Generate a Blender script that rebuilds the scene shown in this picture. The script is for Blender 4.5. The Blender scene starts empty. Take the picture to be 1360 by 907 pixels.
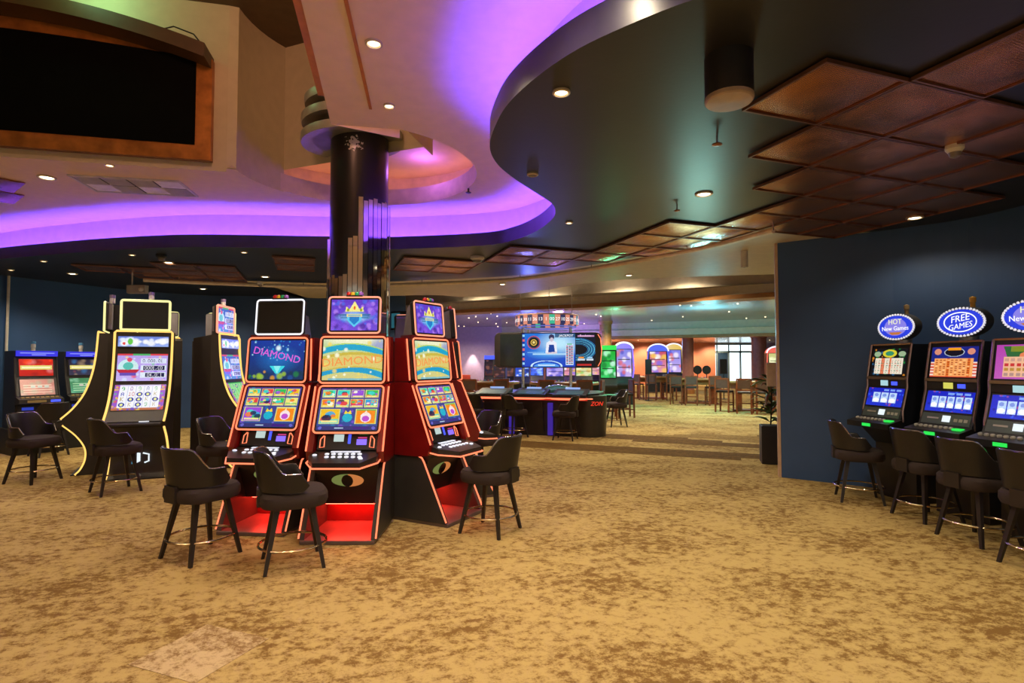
import bpy, math, random
import numpy as np
from mathutils import Vector, Matrix
from mathutils.geometry import tessellate_polygon

random.seed(7)
S = bpy.context.scene
COL = S.collection
PI = math.pi
def R(d): return math.radians(d)

# ---------------------------------------------------------------- camera, world, exposure
CAM_F, CAM_H = 740.0, 1.55
cam_data = bpy.data.cameras.new('camera')
cam = bpy.data.objects.new('camera', cam_data); COL.objects.link(cam)
cam_data.sensor_width = 36.0; cam_data.lens = 36.0 * CAM_F / 1360.0
cam_data.clip_end = 200
cam.location = (0, 0, CAM_H)
cam.rotation_euler = (R(90) + math.atan(28.5 / CAM_F), 0, 0)
S.camera = cam
W = bpy.data.worlds.new('world'); S.world = W; W.use_nodes = True
W.node_tree.nodes['Background'].inputs[0].default_value = (1.0, 0.86, 0.66, 1)
W.node_tree.nodes['Background'].inputs[1].default_value = 0.35
S.view_settings.view_transform = 'Standard'; S.view_settings.look = 'None'
S.view_settings.gamma = 1.0; S.view_settings.exposure = 0.0
S.view_settings.use_curve_mapping = False
WARM = (1.0, 0.82, 0.56)

def lamp(name, kind, loc, color, power, parent=None, rot=(0, 0, 0), size=0.1, spot=120, blend=0.6):
    d = bpy.data.lights.new(name, kind); d.color = color; d.energy = power
    if kind == 'SPOT': d.spot_size = R(spot); d.spot_blend = blend; d.shadow_soft_size = size
    elif kind == 'AREA': d.size = size
    else: d.shadow_soft_size = size
    o = bpy.data.objects.new(name, d); COL.objects.link(o)
    o.location = loc; o.rotation_euler = rot
    if parent: o.parent = parent
    return o

# ---------------------------------------------------------------- materials
MATS = {}
def mat(name, col=(.5, .5, .5), rough=.5, metal=0.0, emit=None, es=1.0, spec=.5, var=.12, vs=8.0, bump=0.0, bs=60.0, coat=0.0):
    if name in MATS: return MATS[name]
    m = bpy.data.materials.new(name); m.use_nodes = True; MATS[name] = m
    nt = m.node_tree; b = nt.nodes['Principled BSDF']
    b.inputs['Roughness'].default_value = rough; b.inputs['Metallic'].default_value = metal
    b.inputs['Specular IOR Level'].default_value = spec
    b.inputs['Coat Weight'].default_value = coat
    if emit:
        b.inputs['Base Color'].default_value = (*col, 1)
        b.inputs['Emission Color'].default_value = (*emit, 1); b.inputs['Emission Strength'].default_value = es
        return m
    tc = nt.nodes.new('ShaderNodeTexCoord'); nz = nt.nodes.new('ShaderNodeTexNoise')
    nz.inputs['Scale'].default_value = vs; nz.inputs['Detail'].default_value = 4
    nt.links.new(tc.outputs['Object'], nz.inputs['Vector'])
    rp = nt.nodes.new('ShaderNodeValToRGB')
    rp.color_ramp.elements[0].position = .3; rp.color_ramp.elements[1].position = .7
    rp.color_ramp.elements[0].color = (*[c * (1 - var) for c in col], 1)
    rp.color_ramp.elements[1].color = (*[min(1, c * (1 + var)) for c in col], 1)
    nt.links.new(nz.outputs['Fac'], rp.inputs['Fac']); nt.links.new(rp.outputs['Color'], b.inputs['Base Color'])
    if bump:
        n2 = nt.nodes.new('ShaderNodeTexNoise'); n2.inputs['Scale'].default_value = bs; n2.inputs['Detail'].default_value = 3
        nt.links.new(tc.outputs['Object'], n2.inputs['Vector'])
        bp = nt.nodes.new('ShaderNodeBump'); bp.inputs['Strength'].default_value = bump; bp.inputs['Distance'].default_value = .01
        nt.links.new(n2.outputs['Fac'], bp.inputs['Height']); nt.links.new(bp.outputs['Normal'], b.inputs['Normal'])
    return m
def glow(name, col, es=1.0, base=(.02, .02, .02)):
    return mat(name, base, .4, emit=col, es=es)

def carpet(name, light, dark, stripe=False):
    m = bpy.data.materials.new(name); m.use_nodes = True; nt = m.node_tree; b = nt.nodes['Principled BSDF']
    b.inputs['Roughness'].default_value = .95; b.inputs['Specular IOR Level'].default_value = .1
    L = nt.links.new
    tc = nt.nodes.new('ShaderNodeTexCoord'); mp = nt.nodes.new('ShaderNodeMapping')
    mp.inputs['Rotation'].default_value = (0, 0, R(-22)); mp.inputs['Scale'].default_value = (1, 1.2, 1)
    L(tc.outputs['Object'], mp.inputs['Vector'])
    n1 = nt.nodes.new('ShaderNodeTexNoise'); n1.inputs['Scale'].default_value = 11; n1.inputs['Detail'].default_value = 11; n1.inputs['Roughness'].default_value = .80
    n2 = nt.nodes.new('ShaderNodeTexNoise'); n2.inputs['Scale'].default_value = 1.3; n2.inputs['Detail'].default_value = 2
    n3 = nt.nodes.new('ShaderNodeTexNoise'); n3.inputs['Scale'].default_value = 170; n3.inputs['Detail'].default_value = 2
    for n in (n1, n2, n3): L(mp.outputs['Vector'], n.inputs['Vector'])
    ad = nt.nodes.new('ShaderNodeMath'); ad.operation = 'MULTIPLY_ADD'; ad.inputs[1].default_value = .30
    L(n2.outputs['Fac'], ad.inputs[0]); L(n1.outputs['Fac'], ad.inputs[2])
    rp = nt.nodes.new('ShaderNodeValToRGB'); e = rp.color_ramp.elements
    e[0].position = .575; e[0].color = (*dark, 1); e[1].position = .695; e[1].color = (*light, 1)
    x = e.new(.635); x.color = (*[(a * .40 + c * .60) for a, c in zip(dark, light)], 1)
    L(ad.outputs[0], rp.inputs['Fac'])
    out = rp.outputs['Color']
    if stripe:
        wv = nt.nodes.new('ShaderNodeTexWave'); wv.inputs['Scale'].default_value = 9; wv.inputs['Distortion'].default_value = 1.5
        L(mp.outputs['Vector'], wv.inputs['Vector'])
        mx = nt.nodes.new('ShaderNodeMix'); mx.data_type = 'RGBA'; mx.blend_type = 'MULTIPLY'
        mr = nt.nodes.new('ShaderNodeMapRange'); mr.inputs['To Min'].default_value = .72; mr.inputs['To Max'].default_value = 1.1
        L(wv.outputs['Fac'], mr.inputs['Value'])
        mx.inputs['Factor'].default_value = 1.0; L(out, mx.inputs[6]); L(mr.outputs[0], mx.inputs[7]); out = mx.outputs[2]
    L(out, b.inputs['Base Color'])
    bp = nt.nodes.new('ShaderNodeBump'); bp.inputs['Strength'].default_value = .35; bp.inputs['Distance'].default_value = .006
    L(n3.outputs['Fac'], bp.inputs['Height']); L(bp.outputs['Normal'], b.inputs['Normal'])
    MATS[name] = m
    return m

def copper_mesh(name, col, scale=70):
    m = mat(name, col, .24, .9, var=.1, vs=3)
    nt = m.node_tree; b = nt.nodes['Principled BSDF']
    tc = nt.nodes.new('ShaderNodeTexCoord'); vo = nt.nodes.new('ShaderNodeTexVoronoi')
    vo.inputs['Scale'].default_value = scale; vo.inputs['Randomness'].default_value = 0.0
    nt.links.new(tc.outputs['Object'], vo.inputs['Vector'])
    bp = nt.nodes.new('ShaderNodeBump'); bp.inputs['Strength'].default_value = .5; bp.inputs['Distance'].default_value = .004
    nt.links.new(vo.outputs['Distance'], bp.inputs['Height']); nt.links.new(bp.outputs['Normal'], b.inputs['Normal'])
    return m

# emission driven by the picture stored on the faces of a display
def display_mat(name='display_glow', es=1.0):
    m = bpy.data.materials.new(name); m.use_nodes = True; nt = m.node_tree; b = nt.nodes['Principled BSDF']
    at = nt.nodes.new('ShaderNodeAttribute'); at.attribute_name = 'picture'
    b.inputs['Base Color'].default_value = (.01, .01, .012, 1); b.inputs['Roughness'].default_value = .25
    nt.links.new(at.outputs['Color'], b.inputs['Emission Color']); b.inputs['Emission Strength'].default_value = es
    MATS[name] = m
    return m

BLACK = mat('black_plastic', (.018, .016, .016), .38)
SATIN = mat('black_satin', (.03, .026, .024), .5)
GLASS_OFF = mat('dark_screen', (.012, .012, .011), .22)
CHROME = mat('chrome', (.75, .73, .70), .18, 1.0)
BRASS = mat('brass_ring', (.65, .52, .33), .22, 1.0)
RED = mat('red_lacquer', (.17, .004, .004), .3, coat=.4)
DARKRED = mat('dark_red_body', (.10, .004, .004), .35)
GREYP = mat('grey_plastic', (.16, .14, .15), .5)
LEATHER = mat('dark_leather', (.013, .010, .010), .38, bump=.08, bs=90)
SEATFAB = mat('seat_fabric', (.032, .019, .017), .85, bump=.15, bs=260)
LEGWOOD = mat('dark_leg_wood', (.02, .014, .013), .45)
LED_RED = glow('led_red_orange', (1.0, .20, .09), 1.7)
LED_YEL = glow('led_yellow', (1.0, .60, .14), 1.35)
LED_PALE = glow('led_pale_yellow', (1.0, .93, .38), 1.1)
LED_WHT = glow('led_white', (.95, .95, 1.0), 1.3)
LED_COR = glow('led_coral', (1.0, .34, .20), 1.3)
UNDER_RED = glow('under_glow_red', (1.0, .03, .015), 42)
BTN = glow('button_white', (.75, .85, 1.0), .75, (.6, .6, .65))
BTNDIM = mat('button_grey', (.42, .40, .36), .3)
GREENL = glow('green_light', (.02, .75, .08), 1.1)
BLUEL = glow('blue_light', (.06, .10, 1.0), 1.3)
VIOL = glow('violet_light', (.25, .15, 1.0), 1.2)
WHITEL = glow('white_light', (.85, .95, 1.0), 1.0)
CYANL = glow('cyan_light', (.1, .45, .75), .8)
DISP = display_mat()
LAMP = glow('lamp_lens', (1.0, .86, .58), 9)
LAMPSM = glow('small_lamp_lens', (1.0, .75, .42), 5)
LAMPRING = mat('lamp_ring', (.55, .45, .33), .4, .3)
PAINT_W = mat('white_paint', (.62, .58, .52), .6)
WOOD = mat('chair_wood', (.20, .055, .018), .4, var=.3, vs=14)
FELT = mat('green_felt', (.26, .34, .05), .95, var=.2)
WOODT = mat('table_wood', (.34, .16, .045), .4, var=.2)

# ---------------------------------------------------------------- mesh builder
class MB:
    def __init__(s): s.v = []; s.f = []
    def add(s, vs, fs):
        o = len(s.v); s.v += [tuple(p) for p in vs]; s.f += [tuple(i + o for i in f) for f in fs]; return s
    def box(s, x0, x1, y0, y1, z0, z1):
        return s.hexa([(x0, y0, z0), (x1, y0, z0), (x1, y1, z0), (x0, y1, z0), (x0, y0, z1), (x1, y0, z1), (x1, y1, z1), (x0, y1, z1)])
    def hexa(s, p):
        return s.add(p, [(3, 2, 1, 0), (4, 5, 6, 7), (0, 1, 5, 4), (1, 2, 6, 5), (2, 3, 7, 6), (3, 0, 4, 7)])
    def prism(s, poly, f0, f1):
        n = len(poly); vs = [f0(*p) for p in poly] + [f1(*p) for p in poly]
        return s.add(vs, [tuple(range(n - 1, -1, -1)), tuple(range(n, 2 * n))] + [(k, (k + 1) % n, n + (k + 1) % n, n + k) for k in range(n)])
    def prism_yz(s, poly, x0, x1): return s.prism(poly, lambda a, b: (x0, a, b), lambda a, b: (x1, a, b))
    def prism_xy(s, poly, z0, z1): return s.prism(poly, lambda a, b: (a, b, z0), lambda a, b: (a, b, z1))
    def prism_xz(s, poly, y0, y1): return s.prism(poly, lambda a, b: (a, y1, b), lambda a, b: (a, y0, b))
    def tube(s, path, r, n=6, closed=False, rs=None):
        P = [Vector(p) for p in path]; m = len(P); rings = []
        up = None
        for k in range(m):
            a = P[k - 1] if (k or closed) else P[k]; b = P[(k + 1) % m] if (k < m - 1 or closed) else P[k]
            t = (b - a).normalized()
            if up is None:
                up = Vector((0, 0, 1)) if abs(t.z) < .9 else Vector((0, 1, 0))
            x = t.cross(up)
            if x.length < 1e-4: x = t.cross(Vector((1, 0, 0)))
            x.normalize(); y = x.cross(t).normalized(); up = y
            rr = rs[k] if rs else r
            rings.append([P[k] + x * rr * math.cos(2 * PI * q / n) + y * rr * math.sin(2 * PI * q / n) for q in range(n)])
        vs = [p for g in rings for p in g]; fs = []
        for k in range(m if closed else m - 1):
            k2 = (k + 1) % m
            for q in range(n):
                q2 = (q + 1) % n
                fs.append((k * n + q, k * n + q2, k2 * n + q2, k2 * n + q))
        if not closed: fs += [tuple(range(n - 1, -1, -1)), tuple((m - 1) * n + q for q in range(n))]
        return s.add(vs, fs)
    def lathe(s, prof, n=20, c=(0, 0, 0), sx=1.0, sy=1.0):
        vs = []; fs = []; m = len(prof)
        for r, z in prof:
            for q in range(n):
                a = 2 * PI * q / n; vs.append((c[0] + sx * r * math.cos(a), c[1] + sy * r * math.sin(a), c[2] + z))
        for k in range(m - 1):
            for q in range(n):
                q2 = (q + 1) % n; fs.append((k * n + q, k * n + q2, (k + 1) * n + q2, (k + 1) * n + q))
        fs += [tuple(range(n - 1, -1, -1)), tuple((m - 1) * n + q for q in range(n))]
        return s.add(vs, fs)
    def bar(s, a, b, w0, w1):
        (ax, ay, az), (bx, by, bz) = a, b
        return s.hexa([(ax - w0, ay - w0, az), (ax + w0, ay - w0, az), (ax + w0, ay + w0, az), (ax - w0, ay + w0, az),
                       (bx - w1, by - w1, bz), (bx + w1, by - w1, bz), (bx + w1, by + w1, bz), (bx - w1, by + w1, bz)])
    def wall(s, pts, z0, z1, closed=False):      # a vertical ribbon along a plan curve
        n = len(pts); o = [(x, y, z0) for x, y in pts] + [(x, y, z1) for x, y in pts]
        return s.add(o, [(k, (k + 1) % n, n + (k + 1) % n, n + k) for k in range(n if closed else n - 1)])
    def flat(s, loops, z, flip=False):           # a flat plate with holes
        tri = tessellate_polygon([[Vector((x, y, 0)) for x, y in lp] for lp in loops])
        pts = [p for lp in loops for p in lp]
        return s.add([(x, y, z) for x, y in pts], [t[::-1] if flip else t for t in tri])
    def mesh(s, name, m, smooth=False, ang=35):
        me = bpy.data.meshes.new(name); me.from_pydata(s.v, [], s.f); me.update()
        me.materials.append(m)
        if smooth:
            me.polygons.foreach_set('use_smooth', [True] * len(me.polygons))
            me.set_sharp_from_angle(angle=R(ang))
        return me
    def build(s, name, m, parent=None, loc=(0, 0, 0), rot=(0, 0, 0), smooth=False, bevel=0):
        return put(name, s.mesh(name, m, smooth), parent, loc, rot, bevel)

def put(name, me, parent=None, loc=(0, 0, 0), rot=(0, 0, 0), bevel=0):
    o = bpy.data.objects.new(name, me); COL.objects.link(o)
    o.location = loc; o.rotation_euler = rot
    if parent is not None: o.parent = parent
    if bevel:
        bv = o.modifiers.new('bevel', 'BEVEL'); bv.width = bevel; bv.segments = 2; bv.limit_method = 'ANGLE'
    return o
def tag(o, label=None, cat=None, group=None, kind=None):
    if label: o['label'] = label
    if cat: o['category'] = cat
    if group: o['group'] = group
    if kind: o['kind'] = kind
    return o
def thing(name, label, cat, loc=(0, 0, 0), rz=0.0, group=None):
    o = bpy.data.objects.new(name, None); COL.objects.link(o)
    o.empty_display_size = .1
    o.location = loc; o.rotation_euler = (0, 0, rz)
    return tag(o, label, cat, group)
KIDS = {}
def kids(o): return [c for c in bpy.data.objects if c.parent == o]
def copy_tree(o, loc=None, rz=None, label=None, parent=None):
    c = o.copy(); COL.objects.link(c)
    if parent is not None: c.parent = parent
    if loc is not None: c.location = loc
    if rz is not None: c.rotation_euler = (0, 0, rz)
    if label: c['label'] = label
    for k in kids(o): copy_tree(k, parent=c)
    return c

def rrect(w, h, r, n=4):
    pts = []
    for cx, cy, a0 in ((w / 2 - r, h / 2 - r, 0), (-w / 2 + r, h / 2 - r, 90), (-w / 2 + r, -h / 2 + r, 180), (w / 2 - r, -h / 2 + r, 270)):
        for k in range(n + 1):
            a = R(a0 + 90 * k / n); pts.append((cx + r * math.cos(a), cy + r * math.sin(a)))
    return pts
def catmull(P, n=8, closed=False):
    out = []; m = len(P)
    for k in range(m if closed else m - 1):
        p0 = P[k - 1] if (k or closed) else P[0]; p1 = P[k]; p2 = P[(k + 1) % m]; p3 = P[(k + 2) % m] if (closed or k + 2 < m) else P[-1]
        for q in range(n):
            t = q / n
            out.append(tuple(.5 * (2 * b + (c - a) * t + (2 * a - 5 * b + 4 * c - d) * t * t + (3 * b - a - 3 * c + d) * t ** 3) for a, b, c, d in zip(p0, p1, p2, p3)))
    if not closed: out.append(tuple(P[-1]))
    return out
def offset(P, d):
    out = []
    for k in range(len(P)):
        a = P[max(0, k - 1)]; b = P[min(len(P) - 1, k + 1)]
        tx, ty = b[0] - a[0], b[1] - a[1]; l = math.hypot(tx, ty) or 1
        out.append((P[k][0] - ty / l * d, P[k][1] + tx / l * d))
    return out

# lettering: flat solid letters
def letters(text, size, m, parent, loc, rot=(R(90), 0, 0), shear=0.0, depth=.001, name='lettering', wide=1.0):
    cu = bpy.data.curves.new(name, 'FONT'); cu.body = text; cu.size = size; cu.align_x = 'CENTER'; cu.align_y = 'CENTER'
    cu.shear = shear; cu.extrude = depth; cu.resolution_u = 2
    t = bpy.data.objects.new('t', cu); COL.objects.link(t)
    dg = bpy.context.evaluated_depsgraph_get(); dg.update()
    me = bpy.data.meshes.new_from_object(t.evaluated_get(dg)); me.name = name
    bpy.data.objects.remove(t); bpy.data.curves.remove(cu)
    me.materials.clear(); me.materials.append(m)
    if wide != 1.0: me.transform(Matrix.Diagonal((wide, 1, 1, 1)))
    return put(name, me, parent, loc, rot)

# ---------------------------------------------------------------- pictures shown on the displays
def lin(c): return np.array([(x / 12.92 if x <= .04045 else ((x + .055) / 1.055) ** 2.4) for x in c])
GLY = {'0': [14, 17, 17, 17, 17, 17, 14], '1': [4, 12, 4, 4, 4, 4, 14], '2': [14, 17, 1, 6, 8, 16, 31], '3': [30, 1, 1, 14, 1, 1, 30],
       '4': [2, 6, 10, 18, 31, 2, 2], '5': [31, 16, 30, 1, 1, 17, 14], '6': [14, 16, 30, 17, 17, 17, 14], '7': [31, 1, 2, 4, 8, 8, 8],
       '8': [14, 17, 17, 14, 17, 17, 14], '9': [14, 17, 17, 15, 1, 1, 14], 'A': [14, 17, 17, 31, 17, 17, 17], 'J': [7, 2, 2, 2, 2, 18, 12],
       'K': [17, 18, 20, 24, 20, 18, 17], 'Q': [14, 17, 17, 17, 21, 18, 13], ',': [0, 0, 0, 0, 0, 4, 8], '.': [0, 0, 0, 0, 0, 4, 4], ' ': [0] * 7}
class Cv:
    def __init__(s, w, h, top, bot=None):
        s.w, s.h = w, h
        s.X, s.Y = np.meshgrid((np.arange(w) + .5) / w, (np.arange(h) + .5) / h)
        t = lin(top); b = lin(bot or top)
        s.a = b + (t - b) * s.Y[..., None]
    def put(s, m, c, k=1.0):
        m = (m * k)[..., None]; s.a = s.a * (1 - m) + lin(c) * m; return s
    def rect(s, x0, y0, x1, y1, c, k=1.0): return s.put(((s.X >= x0) & (s.X < x1) & (s.Y >= y0) & (s.Y < y1)).astype(float), c, k)
    def disc(s, cx, cy, rx, ry, c, k=1.0, soft=0.0):
        d = np.sqrt(((s.X - cx) / rx) ** 2 + ((s.Y - cy) / ry) ** 2)
        m = np.clip((1 - d) / soft, 0, 1) if soft else (d < 1).astype(float)
        return s.put(m, c, k)
    def ring(s, cx, cy, rx, ry, t, c, k=1.0):
        d = np.sqrt(((s.X - cx) / rx) ** 2 + ((s.Y - cy) / ry) ** 2)
        return s.put(((d < 1) & (d > 1 - t)).astype(float), c, k)
    def poly(s, pts, c, k=1.0):
        r = np.zeros_like(s.X, bool)
        for q in range(len(pts)):
            (ax, ay), (bx, by) = pts[q], pts[q - 1]
            if ay == by: continue
            r ^= ((ay > s.Y) != (by > s.Y)) & (s.X < (bx - ax) * (s.Y - ay) / (by - ay) + ax)
        return s.put(r.astype(float), c, k)
    def text(s, t, x, y, ch, c):                       # y = lower edge, ch = height in cells-normalised units
        cw = ch * .62 * s.h / s.w
        for q, g in enumerate(t):
            G = GLY.get(g, GLY['0'])
            for rr in range(7):
                for cc in range(5):
                    if G[rr] >> (4 - cc) & 1:
                        s.rect(x + q * cw + cc * cw / 6, y + (6 - rr) * ch / 7, x + q * cw + (cc + 1) * cw / 6, y + (7 - rr) * ch / 7, c)
        return s
    def speck(s, n, cols, r0, r1, seed, box=(0, 0, 1, 1), soft=.5, k=.8):
        rd = random.Random(seed)
        for _ in range(n):
            r = rd.uniform(r0, r1)
            s.disc(rd.uniform(box[0], box[2]), rd.uniform(box[1], box[3]), r, r * s.w / s.h, rd.choice(cols), k, soft)
        return s
    def grain(s, amp, seed):
        s.a = np.clip(s.a * (1 + amp * np.random.RandomState(seed).uniform(-1, 1, s.a.shape[:2])[..., None]), 0, 1); return s
PICS = {}
def picture_mesh(key, cv, w, h):
    if key in PICS: return PICS[key]
    nx, ny = cv.w, cv.h
    vs = [((i / nx - .5) * w, 0, (j / ny - .5) * h) for j in range(ny + 1) for i in range(nx + 1)]
    fs = [(j * (nx + 1) + i, j * (nx + 1) + i + 1, (j + 1) * (nx + 1) + i + 1, (j + 1) * (nx + 1) + i) for j in range(ny) for i in range(nx)]
    me = bpy.data.meshes.new('display'); me.from_pydata(vs, [], fs); me.update(); me.materials.append(DISP)
    at = me.attributes.new('picture', 'FLOAT_COLOR', 'FACE')
    col = np.ones((nx * ny, 4), np.float32); col[:, :3] = cv.a.reshape(-1, 3); at.data.foreach_set('color', col.ravel())
    PICS[key] = me
    return me

def fruit(c, x0, y0, x1, y1, seed):                    # a game tile: framed scene with a figure
    rd = random.Random(seed)
    pal = [(.95, .75, .15), (.2, .75, .35), (.15, .65, .85), (.95, .5, .15), (.6, .3, .85), (.95, .9, .5), (.9, .25, .3), (.2, .85, .8)]
    g = rd.choice(pal); w, h = x1 - x0, y1 - y0
    c.rect(x0, y0, x1, y1, (.85, .85, .5)); e = .012
    c.rect(x0 + e, y0 + e * 1.4, x1 - e, y1 - e * 1.4, g)
    c.rect(x0 + e, y0 + e * 1.4, x1 - e, y0 + h * .35, rd.choice(pal), .8)
    for _ in range(7):
        r = rd.uniform(.08, .26) * w
        c.disc(rd.uniform(x0 + r, x1 - r), rd.uniform(y0 + .3 * h, y1 - .25 * h), r, r * .9, rd.choice(pal + [(1, 1, .9), (.1, .15, .3)]), .9)
    c.rect(x0 + .1 * w, y0 + .1 * h, x1 - .1 * w, y0 + .24 * h, (1, .95, .6), .8)

def pic_game_grid(seed):
    c = Cv(110, 84, (.3, .2, .55), (.15, .3, .6))
    c.speck(30, [(.5, .3, .8), (.1, .5, .7)], .02, .06, seed)
    for j in range(2):
        for i in range(4): fruit(c, .03 + i * .24, .77 - j * .23, .25 + i * .24, .97 - j * .23, seed + j * 4 + i)
    fruit(c, .03, .14, .36, .50, seed + 20); fruit(c, .62, .14, .97, .50, seed + 31)
    c.rect(.64, .17, .95, .47, (.98, .55, .1)); c.disc(.795, .30, .09, .12, (.98, .9, .9)); c.disc(.795, .27, .06, .07, (.75, .3, .8)); c.poly([(.76, .38), (.795, .47), (.83, .38)], (1, .9, .8))
    c.poly([(.43, .38), (.45, .47), (.49, .41), (.53, .47), (.56, .38)], (1, .85, .2)); c.disc(.49, .29, .08, .1, (.1, .7, .8))
    c.rect(0, 0, 1, .10, (.2, .2, .45)); c.rect(.3, .03, .45, .06, (.7, .8, .9)); c.rect(.6, .02, .85, .07, (.25, .1, .5)); c.disc(.06, .05, .03, .035, (.4, .4, .8)); c.disc(.94, .05, .03, .035, (.4, .4, .8))
    return c.grain(.12, seed)
def pic_crest():
    c = Cv(96, 66, (.38, .22, .78), (.45, .3, .85))
    c.speck(60, [(.55, .35, .9), (.28, .15, .6), (.7, .5, .95), (.3, .4, .9)], .03, .09, 3)
    c.disc(.5, .42, .46, .16, (.45, .8, .95), .8, .7); c.disc(.5, .45, .3, .3, (.55, .85, .95), .7, .8)
    c.poly([(.3, .60), (.32, .78), (.39, .68), (.5, .96), (.61, .68), (.68, .78), (.70, .60)], (.97, .92, .55))
    c.disc(.5, .73, .02, .06, (.9, .4, .1)); c.disc(.36, .66, .025, .05, (.6, .65, .1)); c.disc(.64, .66, .025, .05, (.6, .65, .1))
    for k in range(3):
        c.rect(.2 - k * .02, .40 + k * .05, .34, .43 + k * .05, (.1, .4, .6)); c.rect(.66, .40 + k * .05, .8 + k * .02, .43 + k * .05, (.1, .4, .6))
    c.poly([(.35, .5), (.65, .5), (.64, .3), (.5, .1), (.36, .3)], (.35, .8, .95)); c.poly([(.39, .44), (.61, .44), (.6, .32), (.5, .18), (.4, .32)], (.1, .5, .8))
    c.rect(.33, .44, .67, .53, (.95, .85, .55)); c.rect(.36, .46, .64, .51, (.6, .75, .75))
    return c.grain(.15, 5)
def pic_gold():
    c = Cv(120, 84, (.75, .85, .65), (.85, .8, .5))
    c.disc(.5, 1.0, .6, .2, (.96, .95, .8), .9, .5); c.disc(.95, .8, .22, .3, (.55, .55, .85), .7, .6)
    for y0, k in ((.66, (.1, .65, .8)), (.12, (.1, .62, .8))):
        c.put((np.abs(c.Y - (y0 + .16 - .5 * (c.X - .45) ** 2)) < .09).astype(float), (.7, .85, .4)); c.put((np.abs(c.Y - (y0 + .15 - .5 * (c.X - .45) ** 2)) < .07).astype(float), k)
    c.put((np.abs(c.Y - (.50 - .35 * (c.X - .55) ** 2)) < .19).astype(float), (.80, .72, .28)); c.put((np.abs(c.Y - (.48 - .35 * (c.X - .55) ** 2)) < .14).astype(float), (.9, .82, .5), .7)
    c.speck(25, [(1, 1, .9), (.95, .85, .4)], .01, .05, 9); c.rect(.1, 0, 1, .05, (.15, .7, .85), .7)
    return c.grain(.1, 2)
def pic_blue():
    c = Cv(120, 84, (.03, .22, .62), (.03, .18, .35))
    c.speck(50, [(.1, .55, .9), (.2, .75, .95), (.7, .95, 1)], .006, .03, 12, (0, .45, 1, 1), .8)
    c.disc(.52, .52, .45, .4, (.1, .55, .9), .5, .9); c.poly([(.38, .34), (.66, .34), (.52, .1)], (.2, .85, .9)); c.poly([(.45, .34), (.58, .34), (.52, .14)], (.55, .95, .95))
    c.speck(26, [(.1, .5, .25), (.6, .75, .2), (.05, .2, .3), (.85, .6, .2), (.1, .3, .6)], .03, .07, 4, (0, 0, 1, .2), .5)
    c.disc(.52, .8, .06, .09, (.9, .97, 1), .9, .6)
    return c.grain(.12, 3)
def pic_marquee():
    c = Cv(90, 26, (.4, .5, .85), (.6, .7, .95)); c.speck(22, [(1, 1, 1), (.92, .95, 1)], .04, .12, 3, (.05, .3, .95, .75), .5); c.disc(.24, .5, .05, .3, (.4, .8, .3)); c.disc(.12, .3, .03, .14, (.9, .3, .3))
    return c.grain(.08, 1)
def pic_jackpots(alt=False):
    c = Cv(110, 76, (.72, .62, .92), (.78, .70, .95)) if not alt else Cv(110, 76, (.15, .35, .75), (.1, .5, .6))
    cols = [(.95, .35, .45), (.45, .8, .6), (.6, .45, .9), (.98, .85, .5), (.85, .9, 1)]
    c.speck(46, cols, .02, .07, 5, soft=.6)
    c.disc(.22, .5, .2, .3, (.8, .95, .95), .9); c.put(((np.hypot((c.X - .22) / .24, (c.Y - .55) / .35) < 1) & (c.Y < .42)).astype(float), (.75, .15, .25)); c.disc(.22, .55, .1, .14, (.35, .75, .7)); c.disc(.24, .78, .05, .08, (.9, .3, .4)); c.rect(.06, .2, .38, .3, (.4, .3, .7))
    for k, (t, y) in enumerate((('0,000,01', .66), ('0001,00', .40), ('04,011', .14))):
        c.rect(.46, y - .02, .97, y + .17, (.88, .92, .98)); c.rect(.48 + .04 * k, y, .95, y + .15, (.1, .12, .3) if k else (.85, .88, .98)); c.text(t, .5 + .05 * k, y + .02, .12, (.95, .95, 1) if k else (.1, .1, .3))
    c.rect(0, .93, 1, 1, (.85, .25, .3)); c.rect(.3, .93, .65, 1, (.3, .7, .4))
    return c.grain(.1, 4)
def pic_reels(alt=False):
    c = Cv(120, 80, (.85, .8, .95) if not alt else (.25, .7, .4), (.95, .9, .95) if not alt else (.2, .5, .35))
    rd = random.Random(5 + alt)
    for x0, x1 in ((0, .1), (.9, 1)):
        c.rect(x0, 0, x1, 1, (.6, .35, .8)); c.speck(20, [(.9, .3, .4), (.3, .8, .5), (.95, .75, .2)], .02, .05, 8, (x0, 0, x1, 1))
    c.rect(.1, .1, .9, .95, (.96, .96, .98) if not alt else (.6, .9, .55))
    for i in range(5):
        if i: c.rect(.1 + i * .16 - .004, .1, .1 + i * .16 + .004, .95, (.7, .75, .9))
        for j in range(4):
            x = .135 + i * .16; y = .77 - j * .205; g = rd.choice('AJ9K9A0Q')
            col = {'A': (.35, .4, .75), '9': (.2, .7, .3), '0': (.8, .3, .35), 'K': (.7, .6, .2), 'J': (.3, .45, .75), 'Q': (.6, .3, .7)}[g]
            if rd.random() < .22: c.disc(x + .045, y + .06, .06, .085, (.12, .2, .65)); c.disc(x + .045, y + .06, .03, .05, (.95, .95, .6))
            elif g == '0': c.text('10', x - .01, y, .15, col)
            else: c.text(g, x + .01, y, .15, col)
    c.rect(0, 0, 1, .09, (.75, .45, .3)); c.speck(14, [(.9, .2, .3), (.95, .85, .3), (.3, .3, .8)], .02, .05, 2, (0, 0, 1, .08))
    return c.grain(.05, 6)
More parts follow.
